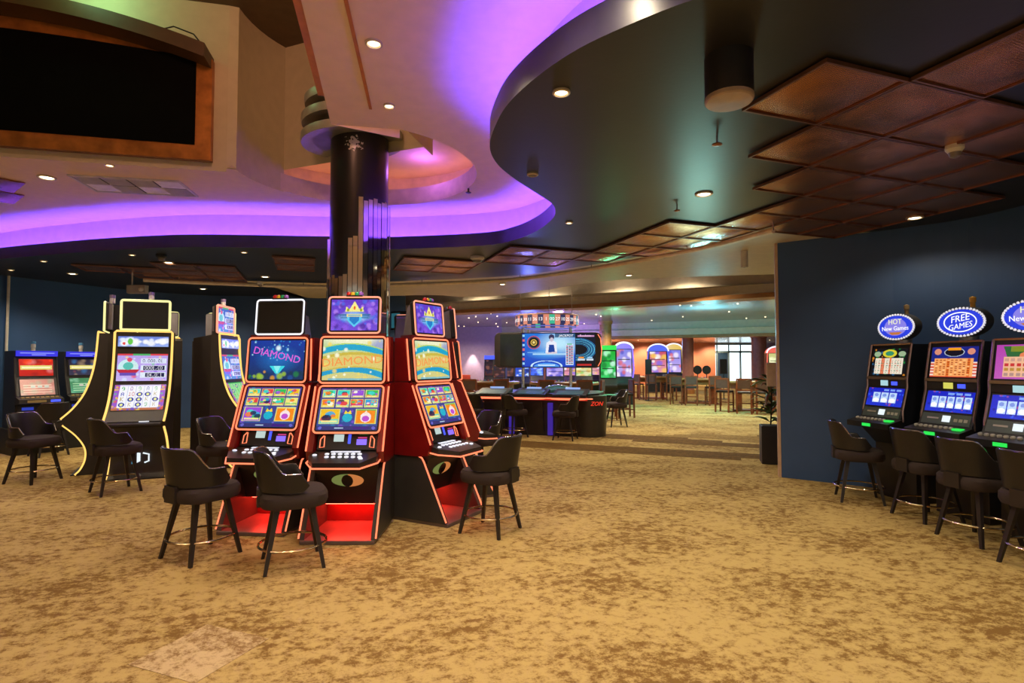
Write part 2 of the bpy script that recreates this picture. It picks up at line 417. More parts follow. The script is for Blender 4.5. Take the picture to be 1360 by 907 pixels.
def pic_paytable(kind):
    if kind == 0:
        c = Cv(100, 68, (.03, .05, .08)); c.speck(70, [(.1, .55, .25), (.1, .4, .6), (.9, .55, .15), (.05, .3, .2)], .02, .045, 4, soft=.4)
        c.disc(.5, .82, .2, .15, (.85, .8, .2)); c.disc(.5, .82, .12, .09, (.2, .55, .4)); c.disc(.15, .8, .1, .1, (.6, .7, .55)); c.disc(.85, .8, .1, .1, (.6, .7, .55))
        c.rect(.1, .06, .9, .64, (.93, .88, .80)); c.rect(.28, .06, .38, .64, (.92, .5, .35)); c.rect(.52, .06, .57, .64, (.92, .5, .35))
        for j in range(8):
            for i in range(10): c.rect(.12 + i * .078, .10 + j * .065, .12 + i * .078 + .03 + .02 * ((i * j) % 3 > 0), .125 + j * .065, (.25, .5, .4) if (i + j) % 3 else (.7, .3, .2))
    elif kind == 1:
        c = Cv(100, 68, (.08, .12, .5), (.1, .18, .5))
        for j in range(5): c.rect(0, j * .1, 1, j * .1 + .05, (.85, .3, .2)); c.rect(0, j * .1 + .05, 1, j * .1 + .1, (.95, .85, .8))
        c.disc(.14, .84, .08, .1, (.85, .55, .45)); c.disc(.86, .84, .08, .1, (.85, .55, .45)); c.disc(.5, .82, .22, .15, (.7, .75, .8)); c.disc(.5, .82, .2, .13, (.05, .05, .1)); c.rect(.36, .88, .64, .97, (.95, .6, .1))
        c.rect(.08, .03, .92, .62, (.97, .66, .38)); c.rect(.36, .03, .42, .62, (.9, .45, .15)); c.rect(.8, .03, .86, .62, (.9, .45, .15))
        for j in range(8):
            for i in range(9): c.rect(.11 + i * .086, .08 + j * .066, .11 + i * .086 + .05, .11 + j * .066, (.65, .25, .1) if (i * 3 + j) % 4 else (.98, .8, .55))
    else:
        c = Cv(100, 68, (.7, .25, .65), (.75, .35, .7)); c.poly([(.12, .95), (.95, .98), (.9, .6), (.2, .62)], (.15, .4, .15)); c.rect(.25, .8, .95, .95, (.5, .55, .1)); c.disc(.5, .68, .1, .1, (.9, .5, .3))
        c.rect(.14, .06, .9, .64, (.93, .72, .55))
        for j in range(4):
            for i in range(7): c.rect(.16 + i * .105, .09 + j * .14, .16 + i * .105 + .07, .18 + j * .14, [(.7, .55, .5), (.75, .55, .15), (.8, .2, .15), (.8, .6, .5)][j])
    return c.grain(.06, kind)
def pic_bluereels(n):
    c = Cv(96, 48, (.06, .12, .75), (.1, .2, .8)); c.speck(40, [(.2, .4, .95), (.1, .1, .5), (.7, .3, .5)], .02, .04, n, soft=.6)
    x0, x1 = (.16, .84) if n == 3 else (.1, .98); st = (x1 - x0) / n
    for i in range(n):
        c.rect(x0 + i * st + .01, .18, x0 + (i + 1) * st - .02, .74, (.75, .86, 1)); c.disc(x0 + (i + .47) * st, .32, st * .38, .12, (1, 1, 1)); c.disc(x0 + (i + .45) * st, .6, st * .25, .09, (.5, .6, .9))
    for k in range(3): c.rect(.45 + k * .17, .84, .58 + k * .17, .93, (.5, .65, .95))
    return c.grain(.08, n)
def pic_left(k):
    P = {0: ((.85, .12, .05), (.75, .1, .05), [(1, .3, .1), (.6, .05, .05), (.9, .5, .5)]), 1: ((.75, .45, .4), (.8, .5, .45), [(.85, .6, .55), (.6, .6, .5)]),
         2: ((.15, .12, .2), (.2, .2, .3), [(.5, .25, .3), (.2, .4, .6), (.6, .5, .4)]), 3: ((.2, .5, .3), (.3, .6, .45), [(.3, .65, .5), (.5, .75, .6)])}[k]
    c = Cv(60, 40, P[0], P[1]); c.speck(18, P[2], .05, .16, k, soft=.8, k=.7)
    if k in (0, 2):
        c.rect(.04, .38, .96, .62, (.9, .85, .45)); c.rect(.08, .44, .92, .56, (.98, .95, .75))
    else:
        for j in range(4): c.rect(.08, .15 + j * .15, .92, .19 + j * .15, (.9, .75, .65) if k == 1 else (.65, .85, .65))
        for i in range(3): c.rect(.3 + .2 * i, .45, .44 + .2 * i, .6, (.75, .75, .7))
    return c.grain(.06, k)
def pic_roulette():
    c = Cv(150, 92, (.1, .45, .85), (.08, .25, .75)); c.disc(.7, .7, .5, .45, (.75, .93, 1), .95, .8); c.disc(.45, .4, .4, .2, (.3, .65, .95), .7, .7)
    c.rect(0, 0, .05, 1, (.05, .2, .6))
    for k in range(7): c.rect(.01, .06 + k * .14, .045, .13 + k * .14, (.9, .4, .4) if k % 2 else (.6, .85, 1))
    c.disc(.22, .73, .125, .2, (.8, .3, .35)); c.disc(.22, .73, .11, .178, (.2, .25, .4)); c.disc(.22, .73, .09, .145, (.03, .03, .05)); c.ring(.22, .73, .06, .1, .35, (.85, .7, .3)); c.disc(.22, .73, .025, .04, (.95, .85, .5))
    c.rect(.1, .42, .42, .44, (.7, .9, 1)); c.rect(.2, .36, .9, .40, (.75, .92, 1), .8)
    # the pictured presenter on the screen
    c.poly([(.44, .42), (.46, .72), (.52, .78), (.6, .78), (.65, .72), (.66, .42)], (.92, .93, .98)); c.poly([(.49, .44), (.51, .66), (.6, .66), (.62, .44)], (.08, .25, .6))
    c.disc(.555, .84, .04, .085, (.75, .72, .8)); c.disc(.555, .89, .052, .085, (.2, .2, .35)); c.disc(.557, .82, .032, .06, (.8, .75, .82)); c.poly([(.44, .42), (.47, .38), (.66, .40), (.66, .46)], (.85, .8, .85))
    c.rect(.62, .88, 1, 1, (.02, .25, .42), .85); c.ring(.46, .02, .3, .17, .12, (.8, .93, 1)); c.disc(.46, .0, .24, .12, (.3, .6, .95)); c.rect(.3, .03, .62, .07, (.85, .95, 1))
    c.rect(.82, .05, .97, .68, (.8, .88, .98)); c.rect(.85, .66, .94, .70, (.4, .75, .5))
    for j in range(12):
        for i in range(3): c.rect(.835 + i * .043, .09 + j * .046, .868 + i * .043, .125 + j * .046, (.75, .3, .4) if (i + j) % 2 else (.3, .3, .4))
    return c.grain(.06, 7)
def pic_track():
    c = Cv(60, 90, (.03, .08, .16), (.02, .05, .12)); 
    for k in range(7): c.ring(.1, .52, .95 - k * .07, .34 - k * .03, .05, (.35, .75, .9) if k % 2 else (.15, .45, .7))
    c.disc(.1, .52, .45, .14, (.02, .05, .1)); c.rect(0, .0, 1, .18, (.02, .05, .1)); c.rect(.1, .90, .95, .95, (.8, .55, .75)); c.rect(.15, .26, .42, .3, (.95, .6, .2)); c.rect(.6, .26, .85, .3, (.6, .8, .95)); c.rect(.1, .19, .46, .24, (.8, .85, .9)); c.rect(.55, .19, .9, .24, (.8, .85, .9)); c.rect(.06, .03, .8, .09, (.75, .15, .15))
    return c
def pic_far(cols, seed):
    c = Cv(22, 34, cols[0], cols[1]); c.speck(16, cols[2:], .1, .26, seed, soft=.5)
    c.rect(.1, .62, .9, .66, (.05, .05, .1)); c.rect(.1, .32, .9, .36, (.05, .05, .1))
    return c

# ================================================================ THE SETTING
def structure(o): o['kind'] = 'structure'; return o
Z_LOW, Z_UP, Z_VOID = 3.2, 3.75, 5.62
WALLBLUE = mat('slate_blue_wall', (.032, .082, .215), .5, var=.08, vs=2, bump=.05, bs=40)
DARKCEIL = mat('dark_ceiling_paint', (.020, .020, .022), .34, .15, var=.25, vs=1.6, bump=.04, bs=25)
CREAM = mat('cream_paint', (.62, .54, .40), .55, var=.06)
UPPAINT = mat('upper_ceiling_paint', (.80, .58, .46), .6, var=.04)
FASCIA = mat('fascia_navy', (.05, .04, .09), .3)
BROWNC = mat('brown_ceiling', (.10, .06, .03), .6)
BEIGE = mat('beige_wall', (.50, .44, .30), .6, var=.05)
TERRA = mat('terracotta_wall', (.55, .17, .085), .6, var=.12, vs=1.2)
LAV = mat('lavender_wall', (.30, .22, .34), .6, var=.08)
TRIMW = mat('orange_brown_trim', (.36, .16, .045), .5, var=.15)
METALTILE = mat('glossy_tile_ceiling', (.38, .38, .42), .22, .45, var=.2, vs=2.5, bump=.25, bs=14)
COPPER = copper_mesh('copper_mesh_panel', (.52, .21, .075))
COPPERW = mat('copper_leaf_frame', (.45, .17, .035), .4, .5, var=.35, vs=6)
CARPET = carpet('carpet_tan', (.52, .375, .145), (.21, .118, .034))
CARPET_B = carpet('carpet_brown', (.19, .105, .03), (.10, .05, .015), True)
CARPET_L = carpet('carpet_pale', (.60, .45, .24), (.28, .17, .07))
CARPET_S = carpet('carpet_tan_streaked', (.34, .22, .075), (.17, .10, .03), True)

floor = structure(MB().box(-14, 24, -4, 42, -.1, 0).build('floor', CARPET))
# the carpet planks that read apart: dark and streaked bands across the passage, one pale tile in front
pl_me = MB().box(-.5, .5, -.125, .125, 0, .003).mesh('carpet_plank', CARPET_B)
ps_me = MB().box(-.5, .5, -.125, .125, 0, .003).mesh('carpet_plank', CARPET_S)
pd = (.927, -.376); pe = (.376, .927)
rows = {-2: (-3, 4, 0), -1: (-2, 4, 0), 0: (-3, 4, 0), 4: (1, 5, 0), 5: (0, 4, 0), 6: (0, 3, 0), 7: (0, 2, 0), 7.01: (3, 6, 1), 8: (1, 5, 1), 9: (2, 6, 1), 10: (2, 5, 1), 11: (3, 6, 0), 12: (4, 7, 1)}
for r, (i0, i1, kd) in rows.items():
    e = int(r) * .25 - .25
    for i in range(i0, i1):
        d = i + .5 + .33 * (int(r) % 3)
        x, y = .89 + pd[0] * d + pe[0] * e, 11.0 + pd[1] * d + pe[1] * e
        if x > 3.7 and y < 9.3: continue
        put('carpet_plank', ps_me if kd else pl_me, floor, (x, y, 0), (0, 0, math.atan2(pd[1], pd[0])))
MB().box(-.235, .235, -.235, .235, 0, .003).build('carpet_tile', CARPET_L, floor, (-1.67, 3.06, 0), (0, 0, R(-21)))

# --- dark lower ceiling, its curved edge, the light trough and the upper ceiling
FK = [(-12.5, 10.6), (-10, 9.6), (-8.14, 8.8), (-7.02, 8.43), (-6.04, 8.14), (-4.83, 7.9), (-3.88, 7.9), (-2.67, 8.0), (-1.75, 8.03), (-.42, 7.77), (.03, 7.42), (.31, 6.9),
      (.46, 6.34), (.47, 5.99), (.41, 5.7), (.25, 5.38), (.03, 4.95), (-.12, 4.57), (-.17, 4.2), (-.11, 3.79), (0.0, 3.43), (.23, 3.02), (.5, 2.72), (.95, 2.4), (1.8, 2.05), (3.2, 1.75), (8, 1.5)]
FC = catmull(FK, 6)
PIPE = catmull([(-6.9, 10.38), (-5.61, 10.88), (-3.75, 11.31), (-1.77, 10.9), (-.14, 10.38), (.83, 9.62), (1.77, 8.58), (2.61, 7.4), (3.06, 6.47)], 8)
SOF = catmull([(-5.44, 14.32), (-2.15, 13.5), (-1.23, 13.9), (-.18, 13.52), (.77, 12.54), (1.54, 11.5), (2.57, 10.85), (4.97, 10.3), (9, 9.6)], 6)
EDGE = [(-5.2, 11.6)] + offset(PIPE[8:], .16) + [(3.75, 7.0), (9, 6.8)]
low = structure(MB().flat([FC + EDGE[::-1] + [(-5.2, 15.5), (-12.5, 15.5)]], Z_LOW, True).build('ceiling_lower', DARKCEIL))
soffit = structure(MB().flat([EDGE + SOF[::-1]], Z_LOW, True).wall(SOF, Z_LOW, 3.7).build('ceiling_soffit', CREAM))
structure(MB().flat([[(-6, 11), (9, 6.5), (12, 9), (12, 13), (-6, 19)]], 3.7, True).build('ceiling_gap', BROWNC))
lip = structure(MB().wall(FC, Z_LOW, 3.38).wall(offset(FC, .03), Z_LOW + .06, 3.38)
                .add([(x, y, 3.38) for x, y in FC] + [(x, y, 3.38) for x, y in offset(FC, .03)],
                     [(k, k + 1, len(FC) + k + 1, len(FC) + k) for k in range(len(FC) - 1)]).build('trim_1', FASCIA, smooth=True))
O30 = offset(FC, .32)
n = len(FC)
cove = structure(MB().wall(O30, 3.26, Z_UP).add([(x, y, 3.26) for x, y in FC] + [(x, y, 3.26) for x, y in O30], [(k, k + 1, n + k + 1, n + k) for k in range(n - 1)])
                 .build('trim_2', UPPAINT, smooth=True))
o1, o2 = offset(FC, .10), offset(FC, .15)
PURPLE = glow('purple_led', (.085, .042, 1.0), 95)
strip = MB().add([(x, y, 3.29) for x, y in o1] + [(x, y, 3.29) for x, y in o2], [(k, k + 1, n + k + 1, n + k) for k in range(n - 1)]).build('led_strip', PURPLE, cove)
# upper ceiling with the opening of the void
CC = (-1.77, 6.33); CR = 1.36
circ = [(CC[0] + CR * math.cos(R(a)), CC[1] + CR * math.sin(R(a))) for a in range(-58, 191, 6)]
HOLE = [(-1.0, 1.6), (-1.28, 3.3), (-1.67, 5.06)] + circ + [(-3.22, 6.2), (-9.5, 4.81), (-9.5, 1.6)]
up = structure(MB().flat([O30 + [(8, -4), (-14, -4), (-14, 10.6)], HOLE], Z_UP, True).build('ceiling_upper', UPPAINT))
structure(MB().wall([(-14, -4), (-14, 10.8)], 0, 3.8).build('wall_far_left', WALLBLUE))
# stepped edge of the upper ceiling along the void
MB().add([(-1.0, 1.6, Z_UP), (-1.28, 3.3, Z_UP), (-1.67, 5.06, Z_UP), (-1.1, 5.38, Z_UP), (-1.0, 1.6, 3.9), (-1.28, 3.3, 3.9), (-1.67, 5.06, 3.9), (-1.1, 5.38, 3.9)],
         [(0, 1, 5, 4), (1, 2, 6, 5), (2, 3, 7, 6)]).build('edge_fascia', UPPAINT, up)
MB().box(.03, .16, -1.9, 1.42, 0, .06).build('edge_step', mat('coral_lit_edge', (.62, .22, .12), .55), up, (-1.43, 3.42, 3.90), (0, 0, R(12.4)))  # orange light on this step is put into its surface colour
MB().box(-.012, .012, -1.2, .9, 0, .008).build('slot_line', mat('slot_line_paint', (.5, .16, .04), .5), up, (-1.09, 3.85, Z_UP - .009), (0, 0, R(8.5)))
# circular recess around the column
MB().wall(circ[:36], Z_UP, 3.97).build('recess_rim', mat('recess_paint', (.62, .50, .40), .6), up, smooth=True)
big = [(CC[0] + 1.72 * math.cos(R(a)), CC[1] + 1.72 * math.sin(R(a))) for a in range(-64, 180, 6)]
MB().wall(big, 3.97, 4.24).flat([big + circ[:-2][::-1]], 3.97).build('recess_cove', mat('recess_cove_paint', (.68, .50, .36), .6), up, smooth=True)
MB().flat([big + [(-3.3, 7.6), (-1.0, 6.25)]], 4.24, True).build('recess_ceiling', UPPAINT, up)
mc = [(CC[0] + 1.50 * math.cos(R(a)), CC[1] + 1.50 * math.sin(R(a))) for a in range(-50, 150, 6)]
mc2 = [(CC[0] + 1.54 * math.cos(R(a)), CC[1] + 1.54 * math.sin(R(a))) for a in range(-50, 150, 6)]
MB().add([(x, y, 3.99) for x, y in mc] + [(x, y, 3.99) for x, y in mc2], [(k, k + 1, len(mc) + k + 1, len(mc) + k) for k in range(len(mc) - 1)]).build('recess_led', glow('recess_led_orange', (1.0, .42, .20), 5), up)
# walls of the double-height void
structure(MB().wall([(-9.5, 4.81), (-3.22, 6.2)], Z_UP - .05, Z_VOID).build('wall_void_screen', BEIGE))
retn = [(-3.22, 6.2)] + [(CC[0] + CR * math.cos(R(a)), CC[1] + CR * math.sin(R(a))) for a in range(184, 147, -6)] + [(-2.93, 7.05)]
structure(MB().wall(retn, 3.74, Z_VOID).build('wall_void_return', BEIGE, smooth=True))
structure(MB().wall([(-2.93, 7.05), (-.9, 6.24)], 4.02, Z_VOID).build('wall_void_back', BEIGE))
structure(MB().wall([(-.9, 6.24), (-1.1, 5.38), (-1.2, 1.6)], 3.9, Z_VOID).wall([(-1.2, 1.6), (-9.5, 1.6), (-9.5, 4.81)], Z_UP, Z_VOID).build('wall_void_side', BEIGE))
structure(MB().flat([[(-9.6, 1.5), (-.5, 1.5), (-.5, 8), (-9.6, 8)]], Z_VOID, True).build('ceiling_void', BROWNC))
# thin shadow-gap line where the screen wall meets the ceiling
MB().box(-6.2, -.05, -.015, .0, 0, .012).build('shadow_gap', mat('shadow_gap_brown', (.12, .05, .02), .6), up, (-3.22, 6.02, Z_UP - .013), (0, 0, R(12.5)))

# --- walls
wr_front = [(3.66, 7.62), (4.7, 6.84)] + catmull([(4.7, 6.84), (5.2, 6.3), (5.4, 5.5), (5.5, 4.0), (5.6, 0), (5.6, -4)], 5)[1:]
wr_back = [(6, -4), (6, 6.6), (5.2, 7.5), (3.8, 7.95)]
structure(MB().prism_xy(wr_front + wr_back, 0, 3.3).build('wall_right', WALLBLUE))
structure(MB().box(-.018, .018, -.01, .14, 0, 3.2).build('trim_3', mat('pale_corner_trim', (.55, .36, .24), .5), None, (3.645, 7.64, 0), (0, 0, R(-22))))
wl = [(-13.5, 9.0), (-9.9, 9.6), (-9.58, 10.5)] + catmull([(-9.58, 10.57), (-9.2, 11.4), (-8.81, 12.29), (-8.2, 13.1), (-7.4, 13.6), (-6.2, 13.75), (-4.5, 14.4), (-2.95, 15.4)], 4)
structure(MB().prism_xy(wl + [(-3.3, 15.8), (-7, 15.2), (-9.5, 13.6), (-10, 10.7), (-13.5, 9.3)], 0, 3.4).build('wall_left', WALLBLUE, smooth=True))
tag(MB().tube([(-9.53, 10.5, 0), (-9.53, 10.5, 3.2)], .022, 8).build('wall_conduit', PAINT_W, smooth=True), 'thin pale vertical conduit running up the blue wall at the far left', 'pipe')
structure(MB().wall([(-3.2, 15.7), (-3.9, 27)], 0, 3.6).build('wall_passage_left', LAV))
structure(MB().wall([(-4, 27), (-.5, 27), (-.3, 40)], 0, 3.3).build('wall_lavender', LAV))
structure(MB().wall([(-1, 40), (14.6, 40)], 0, 3.0).build('wall_back', TERRA))
structure(MB().wall([(14.6, 40.6), (24, 40.6)], 0, 3.0).wall([(24, 40.6), (24, 8)], 0, 3.8).build('wall_back_right', LAV))

# --- bulkheads and ceilings of the far hall
def beam(name, pts, z0, z1, th, tz):
    back = offset(pts, th)
    b = structure(MB().prism_xy(pts + back[::-1], z0 + tz, z1).build(name, CREAM))
    structure(MB().prism_xy(offset(pts, -.04) + offset(pts, th + .04)[::-1], z0, z0 + tz).build('trim_' + ('4' if 'near' in name else '5'), TRIMW))
beam('wall_bulkhead_near', [(-4.5, 17.5), (-1.58, 16.23), (2.65, 14.27), (5.8, 12.16), (10.5, 9.2)], 3.0, 3.75, .5, .10)
beam('wall_bulkhead_far', [(-6, 29.7), (-2.75, 28.28), (10.47, 21.99), (18, 18.5)], 2.62, 3.3, .5, .12)
structure(MB().flat([[(-6, 18), (11, 9.5), (24, 9.5), (24, 17), (-6, 30.5)]], 3.3, True).build('ceiling_far', METALTILE))
structure(MB().flat([[(-6, 29.5), (24, 15.5), (24, 41), (-6, 41)]], 3.0, True).build('ceiling_back', METALTILE))

# --- copper mesh panels set on the diagonal grid of the lower ceiling
PO = (1.69, 2.93); PU = (.60, .215); PV = (-.215, .60)
pg = MB(); NG = 8
pg.add([(-.305 + .61 * i / NG, -.305 + .61 * j / NG, -.008 - .022 * math.sin(PI * i / NG) * math.sin(PI * j / NG)) for j in range(NG + 1) for i in range(NG + 1)],
       [(j * (NG + 1) + i, (j + 1) * (NG + 1) + i, (j + 1) * (NG + 1) + i + 1, j * (NG + 1) + i + 1) for j in range(NG) for i in range(NG)])
pan = pg.box(-.305, .305, -.305, .305, -.004, .004).mesh('ceiling_panel', COPPER, True)   # thin mesh sheets that sag a little
pfr = MB()
for a, b, c, d in ((-.315, .315, -.315, -.300), (-.315, .315, .300, .315), (-.315, -.300, -.3, .3), (.300, .315, -.3, .3)): pfr.box(a, b, c, d, -.02, .004)
pfm = pfr.mesh('panel_frame', mat('panel_frame_copper', (.22, .10, .06), .35, .6))
cells = [(0, 0), (1, -1), (1, 0), (1, 1), (2, 0), (2, 1), (2, 2), (3, 0), (3, 1), (3, 2), (3, 3), (4, 1), (4, 2), (4, 3), (5, 2), (5, 3), (5, 4), (4, 4), (3, -1),
         (0, 8), (0, 9), (1, 8), (1, 9), (2, 6), (2, 7), (2, 8), (3, 4), (3, 5), (3, 6), (3, 7), (2, 5),
         (-10, 14), (-9, 14), (-9, 15), (-8, 13), (-8, 14), (-8, 15), (-7, 13), (-7, 14), (-7, 15), (-5, 11), (-5, 12), (-2, 10), (-2, 11), (-1, 10), (-1, 11)]
for i, j in cells:
    x = PO[0] + PU[0] * (i + .5) + PV[0] * (j + .5); y = PO[1] + PU[1] * (i + .5) + PV[1] * (j + .5)
    p = put('ceiling_panel', pan, low, (x, y, Z_LOW - .012), (0, 0, R(19.7)))
    put('panel_frame', pfm, p)
for k, (x, y) in enumerate(((-6.35, 6.65), (-6.8, 7.15), (-6.9, 6.2))):
    p = put('ceiling_panel', pan, up, (x, y, Z_UP - .012), (0, 0, R(52)))

# --- pipe track under the ceiling edge
t = tag(MB().tube([(x, y, 3.1) for x, y in PIPE], .034, 8).build('curved_pipe', mat('pale_pipe', (.78, .66, .48), .45), smooth=True), 'long thin pale pipe curving along the edge of the dark ceiling', 'pipe')
for k in range(4, len(PIPE), 10):
    x, y = PIPE[k]; MB().tube([(x, y, 3.1), (x, y, 3.2)], .01, 6).build('hanger', CHROME, t)

# --- downlights
def downlight(x, y, z, r, label, power=0, col=WARM, spot=140, off=False):
    t = thing('downlight', label, 'light', (x, y, z))
    MB().lathe([(r, 0), (r, -.012), (r * .8, -.016), (r * .72, -.004)], 20).build('trim_ring', LAMPRING, t, smooth=True)
    MB().lathe([(r * .72, -.003), (r * .5, -.012), (.001, -.015)], 20).build('lens', GREYP if off else (LAMP if r > .06 else LAMPSM), t, smooth=True)
    if power: lamp('downlight_lamp', 'SPOT', (0, 0, -.03), col, power, t, spot=spot, size=.06)
    return t
PWR = 100
L = 'recessed downlight '
for x, y, r, p, lb in [
    (.30, 3.33, .055, 1.0, 'small bright ' + L + 'in the dark ceiling nearest the purple curved edge'),
    (.67, 6.48, .045, .7, 'small ' + L + 'just right of the tip of the purple curve'),
    (1.87, 5.37, .085, 1.3, 'oval-looking bright ' + L + 'beside the copper panels'),
    (4.48, 6.14, .085, .35, 'bright ' + L + 'above the navy wall with the oval-topped slot machines'),
    (.30, 8.14, .085, 1.2, 'bright ' + L + 'behind the purple curve, left of the copper strip'),
    (-5.62, 9.06, .085, 1.2, 'larger bright ' + L + 'over the yellow-edged slot machines'),
    (-3.98, 8.22, .05, .8, 'small ' + L + 'close under the middle of the dark fascia'),
    (-5.78, 8.42, .05, .7, 'small ' + L + 'left of the domed sensor under the dark fascia'),
    (-8.1, 10.21, .085, 1.2, 'larger bright ' + L + 'by the blue wall at the left'),
    (-7.57, 8.95, .05, .6, 'small ' + L + 'over the far left slot machines'),
    (-8.86, 9.8, .05, .5, 'small ' + L + 'in the leftmost corner of the dark ceiling'),
    (-4.71, 10.57, .085, 1.2, 'larger bright ' + L + 'between the black column and the pale pipe'),
    (-6.85, 12.3, .085, 1.0, 'larger ' + L + 'beyond the pale pipe near the blue wall')]:
    downlight(x, y, Z_LOW - (.03 if x == 4.48 else 0), r, lb, PWR * p)
downlight(.18, 4.81, Z_LOW, .05, 'unlit small recessed downlight at the waist of the curved dark ceiling', off=True)
for x, y, lb in [(-.2, 11.58, 'warm ' + L + 'in the cream soffit above the roulette screen'), (2.19, 10.39, 'warm ' + L + 'in the cream soffit right of the number ring'), (-3.9, 12.3, 'warm ' + L + 'in the cream soffit left of the mirrored column')]:
    downlight(x, y, Z_LOW, .08, lb, PWR * 1.3)
for x, y, r, lb in [(-.95, 3.75, .06, 'bright ' + L + 'in the upper pink-lit ceiling nearest the camera'), (-1.05, 4.68, .05, 'small ' + L + 'in the upper ceiling above the mirrored column'),
                    (-5.51, 6.52, .095, 'large oval-looking ' + L + 'in the upper ceiling left of the air grille'), (-4.47, 6.11, .05, 'small ' + L + 'in the upper ceiling below the big black screen')]:
    downlight(x, y, Z_UP, r, lb, PWR * 1.0)
for k, (x, y) in enumerate([(-1.15, 15.35), (.75, 14.5), (2.55, 13.65), (3.85, 12.75)]):
    downlight(x, y, 3.7, .05, ['leftmost', 'second', 'third', 'rightmost'][k] + ' small downlight in the dark gap before the cream bulkhead', 210, spot=150)
# the same fittings carry on above and behind the viewer
for k, (x, y, z) in enumerate([(2.6, 1.9, Z_LOW), (3.6, 3.6, Z_LOW), (-.4, .6, Z_UP), (2.2, -.6, Z_UP), (-.4, -1.6, Z_UP), (-2.4, .4, Z_UP), (-4.6, .6, Z_UP), (-7, .8, Z_UP), (-10.6, 4.5, Z_UP), (-10.8, 7.0, Z_UP), (.0, 2.3, Z_UP), (4.4, .6, Z_UP)]):
    g = downlight(x, y, z, .085, 'recessed downlight of the row above and behind the viewer', PWR * 1.0)
    g['group'] = 'downlights above and behind the viewer'
# lamps of the void: a warm wash and a faint green one on the screen wall
lamp('void_wash_lamp', 'POINT', (-2.2, 3.6, 5.2), (1.0, .46, .28), 95, size=.2)
lamp('void_green_lamp', 'POINT', (-4.4, 5.45, 5.56), (.40, 1.0, .45), 24, size=.2)
# ceiling spots of the far hall: pin-point lamps scattered like stars
star = MB().lathe([(.024, 0), (.024, -.010), (.014, -.016), (.001, -.016)], 10).mesh('star_lamp', LAMPSM, True)
rd = random.Random(4)
def far_star(x, y, z, grp, lb): tag(put('star_lamp', star, None, (x, y, z)), lb, 'light', grp)
for k in range(56):
    v = rd.uniform(0, 1); x = rd.uniform(-4, 13); y0 = 15.2 - .52 * (x - 0) * .9; y = y0 + 1.2 + v * 10
    if y > 26.5 - .47 * x: continue
    far_star(x, y, 3.3, 'star lamps in the glossy ceiling', 'pin-point warm lamp in the glossy ceiling between the cream bulkheads')
for k in range(26):
    far_star(rd.uniform(2, 20), rd.uniform(29, 39), 3.0, 'star lamps in the rear ceiling', 'pin-point warm lamp in the rear ceiling before the terracotta wall')
for k, (x, y) in enumerate([(-1.5, 18.5), (2.0, 18.8), (5.5, 16.2), (8.5, 14), (8, 19), (4, 22), (11, 17), (0, 23), (6, 27), (10.5, 26), (14, 24), (6, 34), (11, 34), (16, 34), (1, 33), (-1.8, 25)]):
    lamp('far_hall_lamp', 'SPOT', (x, y, 3.2 if y < 26 else 2.9), WARM, 300, spot=150, size=.1)
for (x, y), c, p in [((.6, 20), (.15, .2, 1.0), 260), ((3.6, 19.5), (.1, 1.0, .45), 90), ((6.2, 17.5), (.2, .9, 1.0), 230), ((2, 24), (.4, .2, 1.0), 160), ((8.2, 30), (.25, .5, 1.0), 110)]:
    lamp('added_colour_lamp', 'POINT', (x, y, 2.55), c, p, size=.15)  # added lamps without fittings, tinting the glossy ceiling with colour
lamp('added_teal_lamp', 'SPOT', (3.2, 9.4, 1.7), (.45, 1.0, .85), 42, rot=(R(112), 0, R(163)), spot=60, size=.3)  # added spot in mid-air, puts a teal sheen on the dark ceiling
lamp('added_violet_lamp', 'POINT', (-1.15, 7.2, 4.05), (.5, .15, 1.0), 7, size=.08)  # added point lamp, there only to colour the recess ceiling violet
for x in (5.0, 7.2, 9.6, 12, 14.4): lamp('added_wall_lamp', 'SPOT', (x, 38.6, 2.85), WARM, 420, rot=(R(28), 0, 0), spot=120, size=.1)  # lamps without fittings, added to brighten the terracotta wall
for x in (-3.1, -1.9): lamp('niche_lamp', 'SPOT', (x, 26.78, 2.3), (1.0, .85, .6), 320, spot=62, size=.05)

# ================================================================ THINGS
def ss(t): t = max(0, min(1, t)); return t * t * (3 - 2 * t)
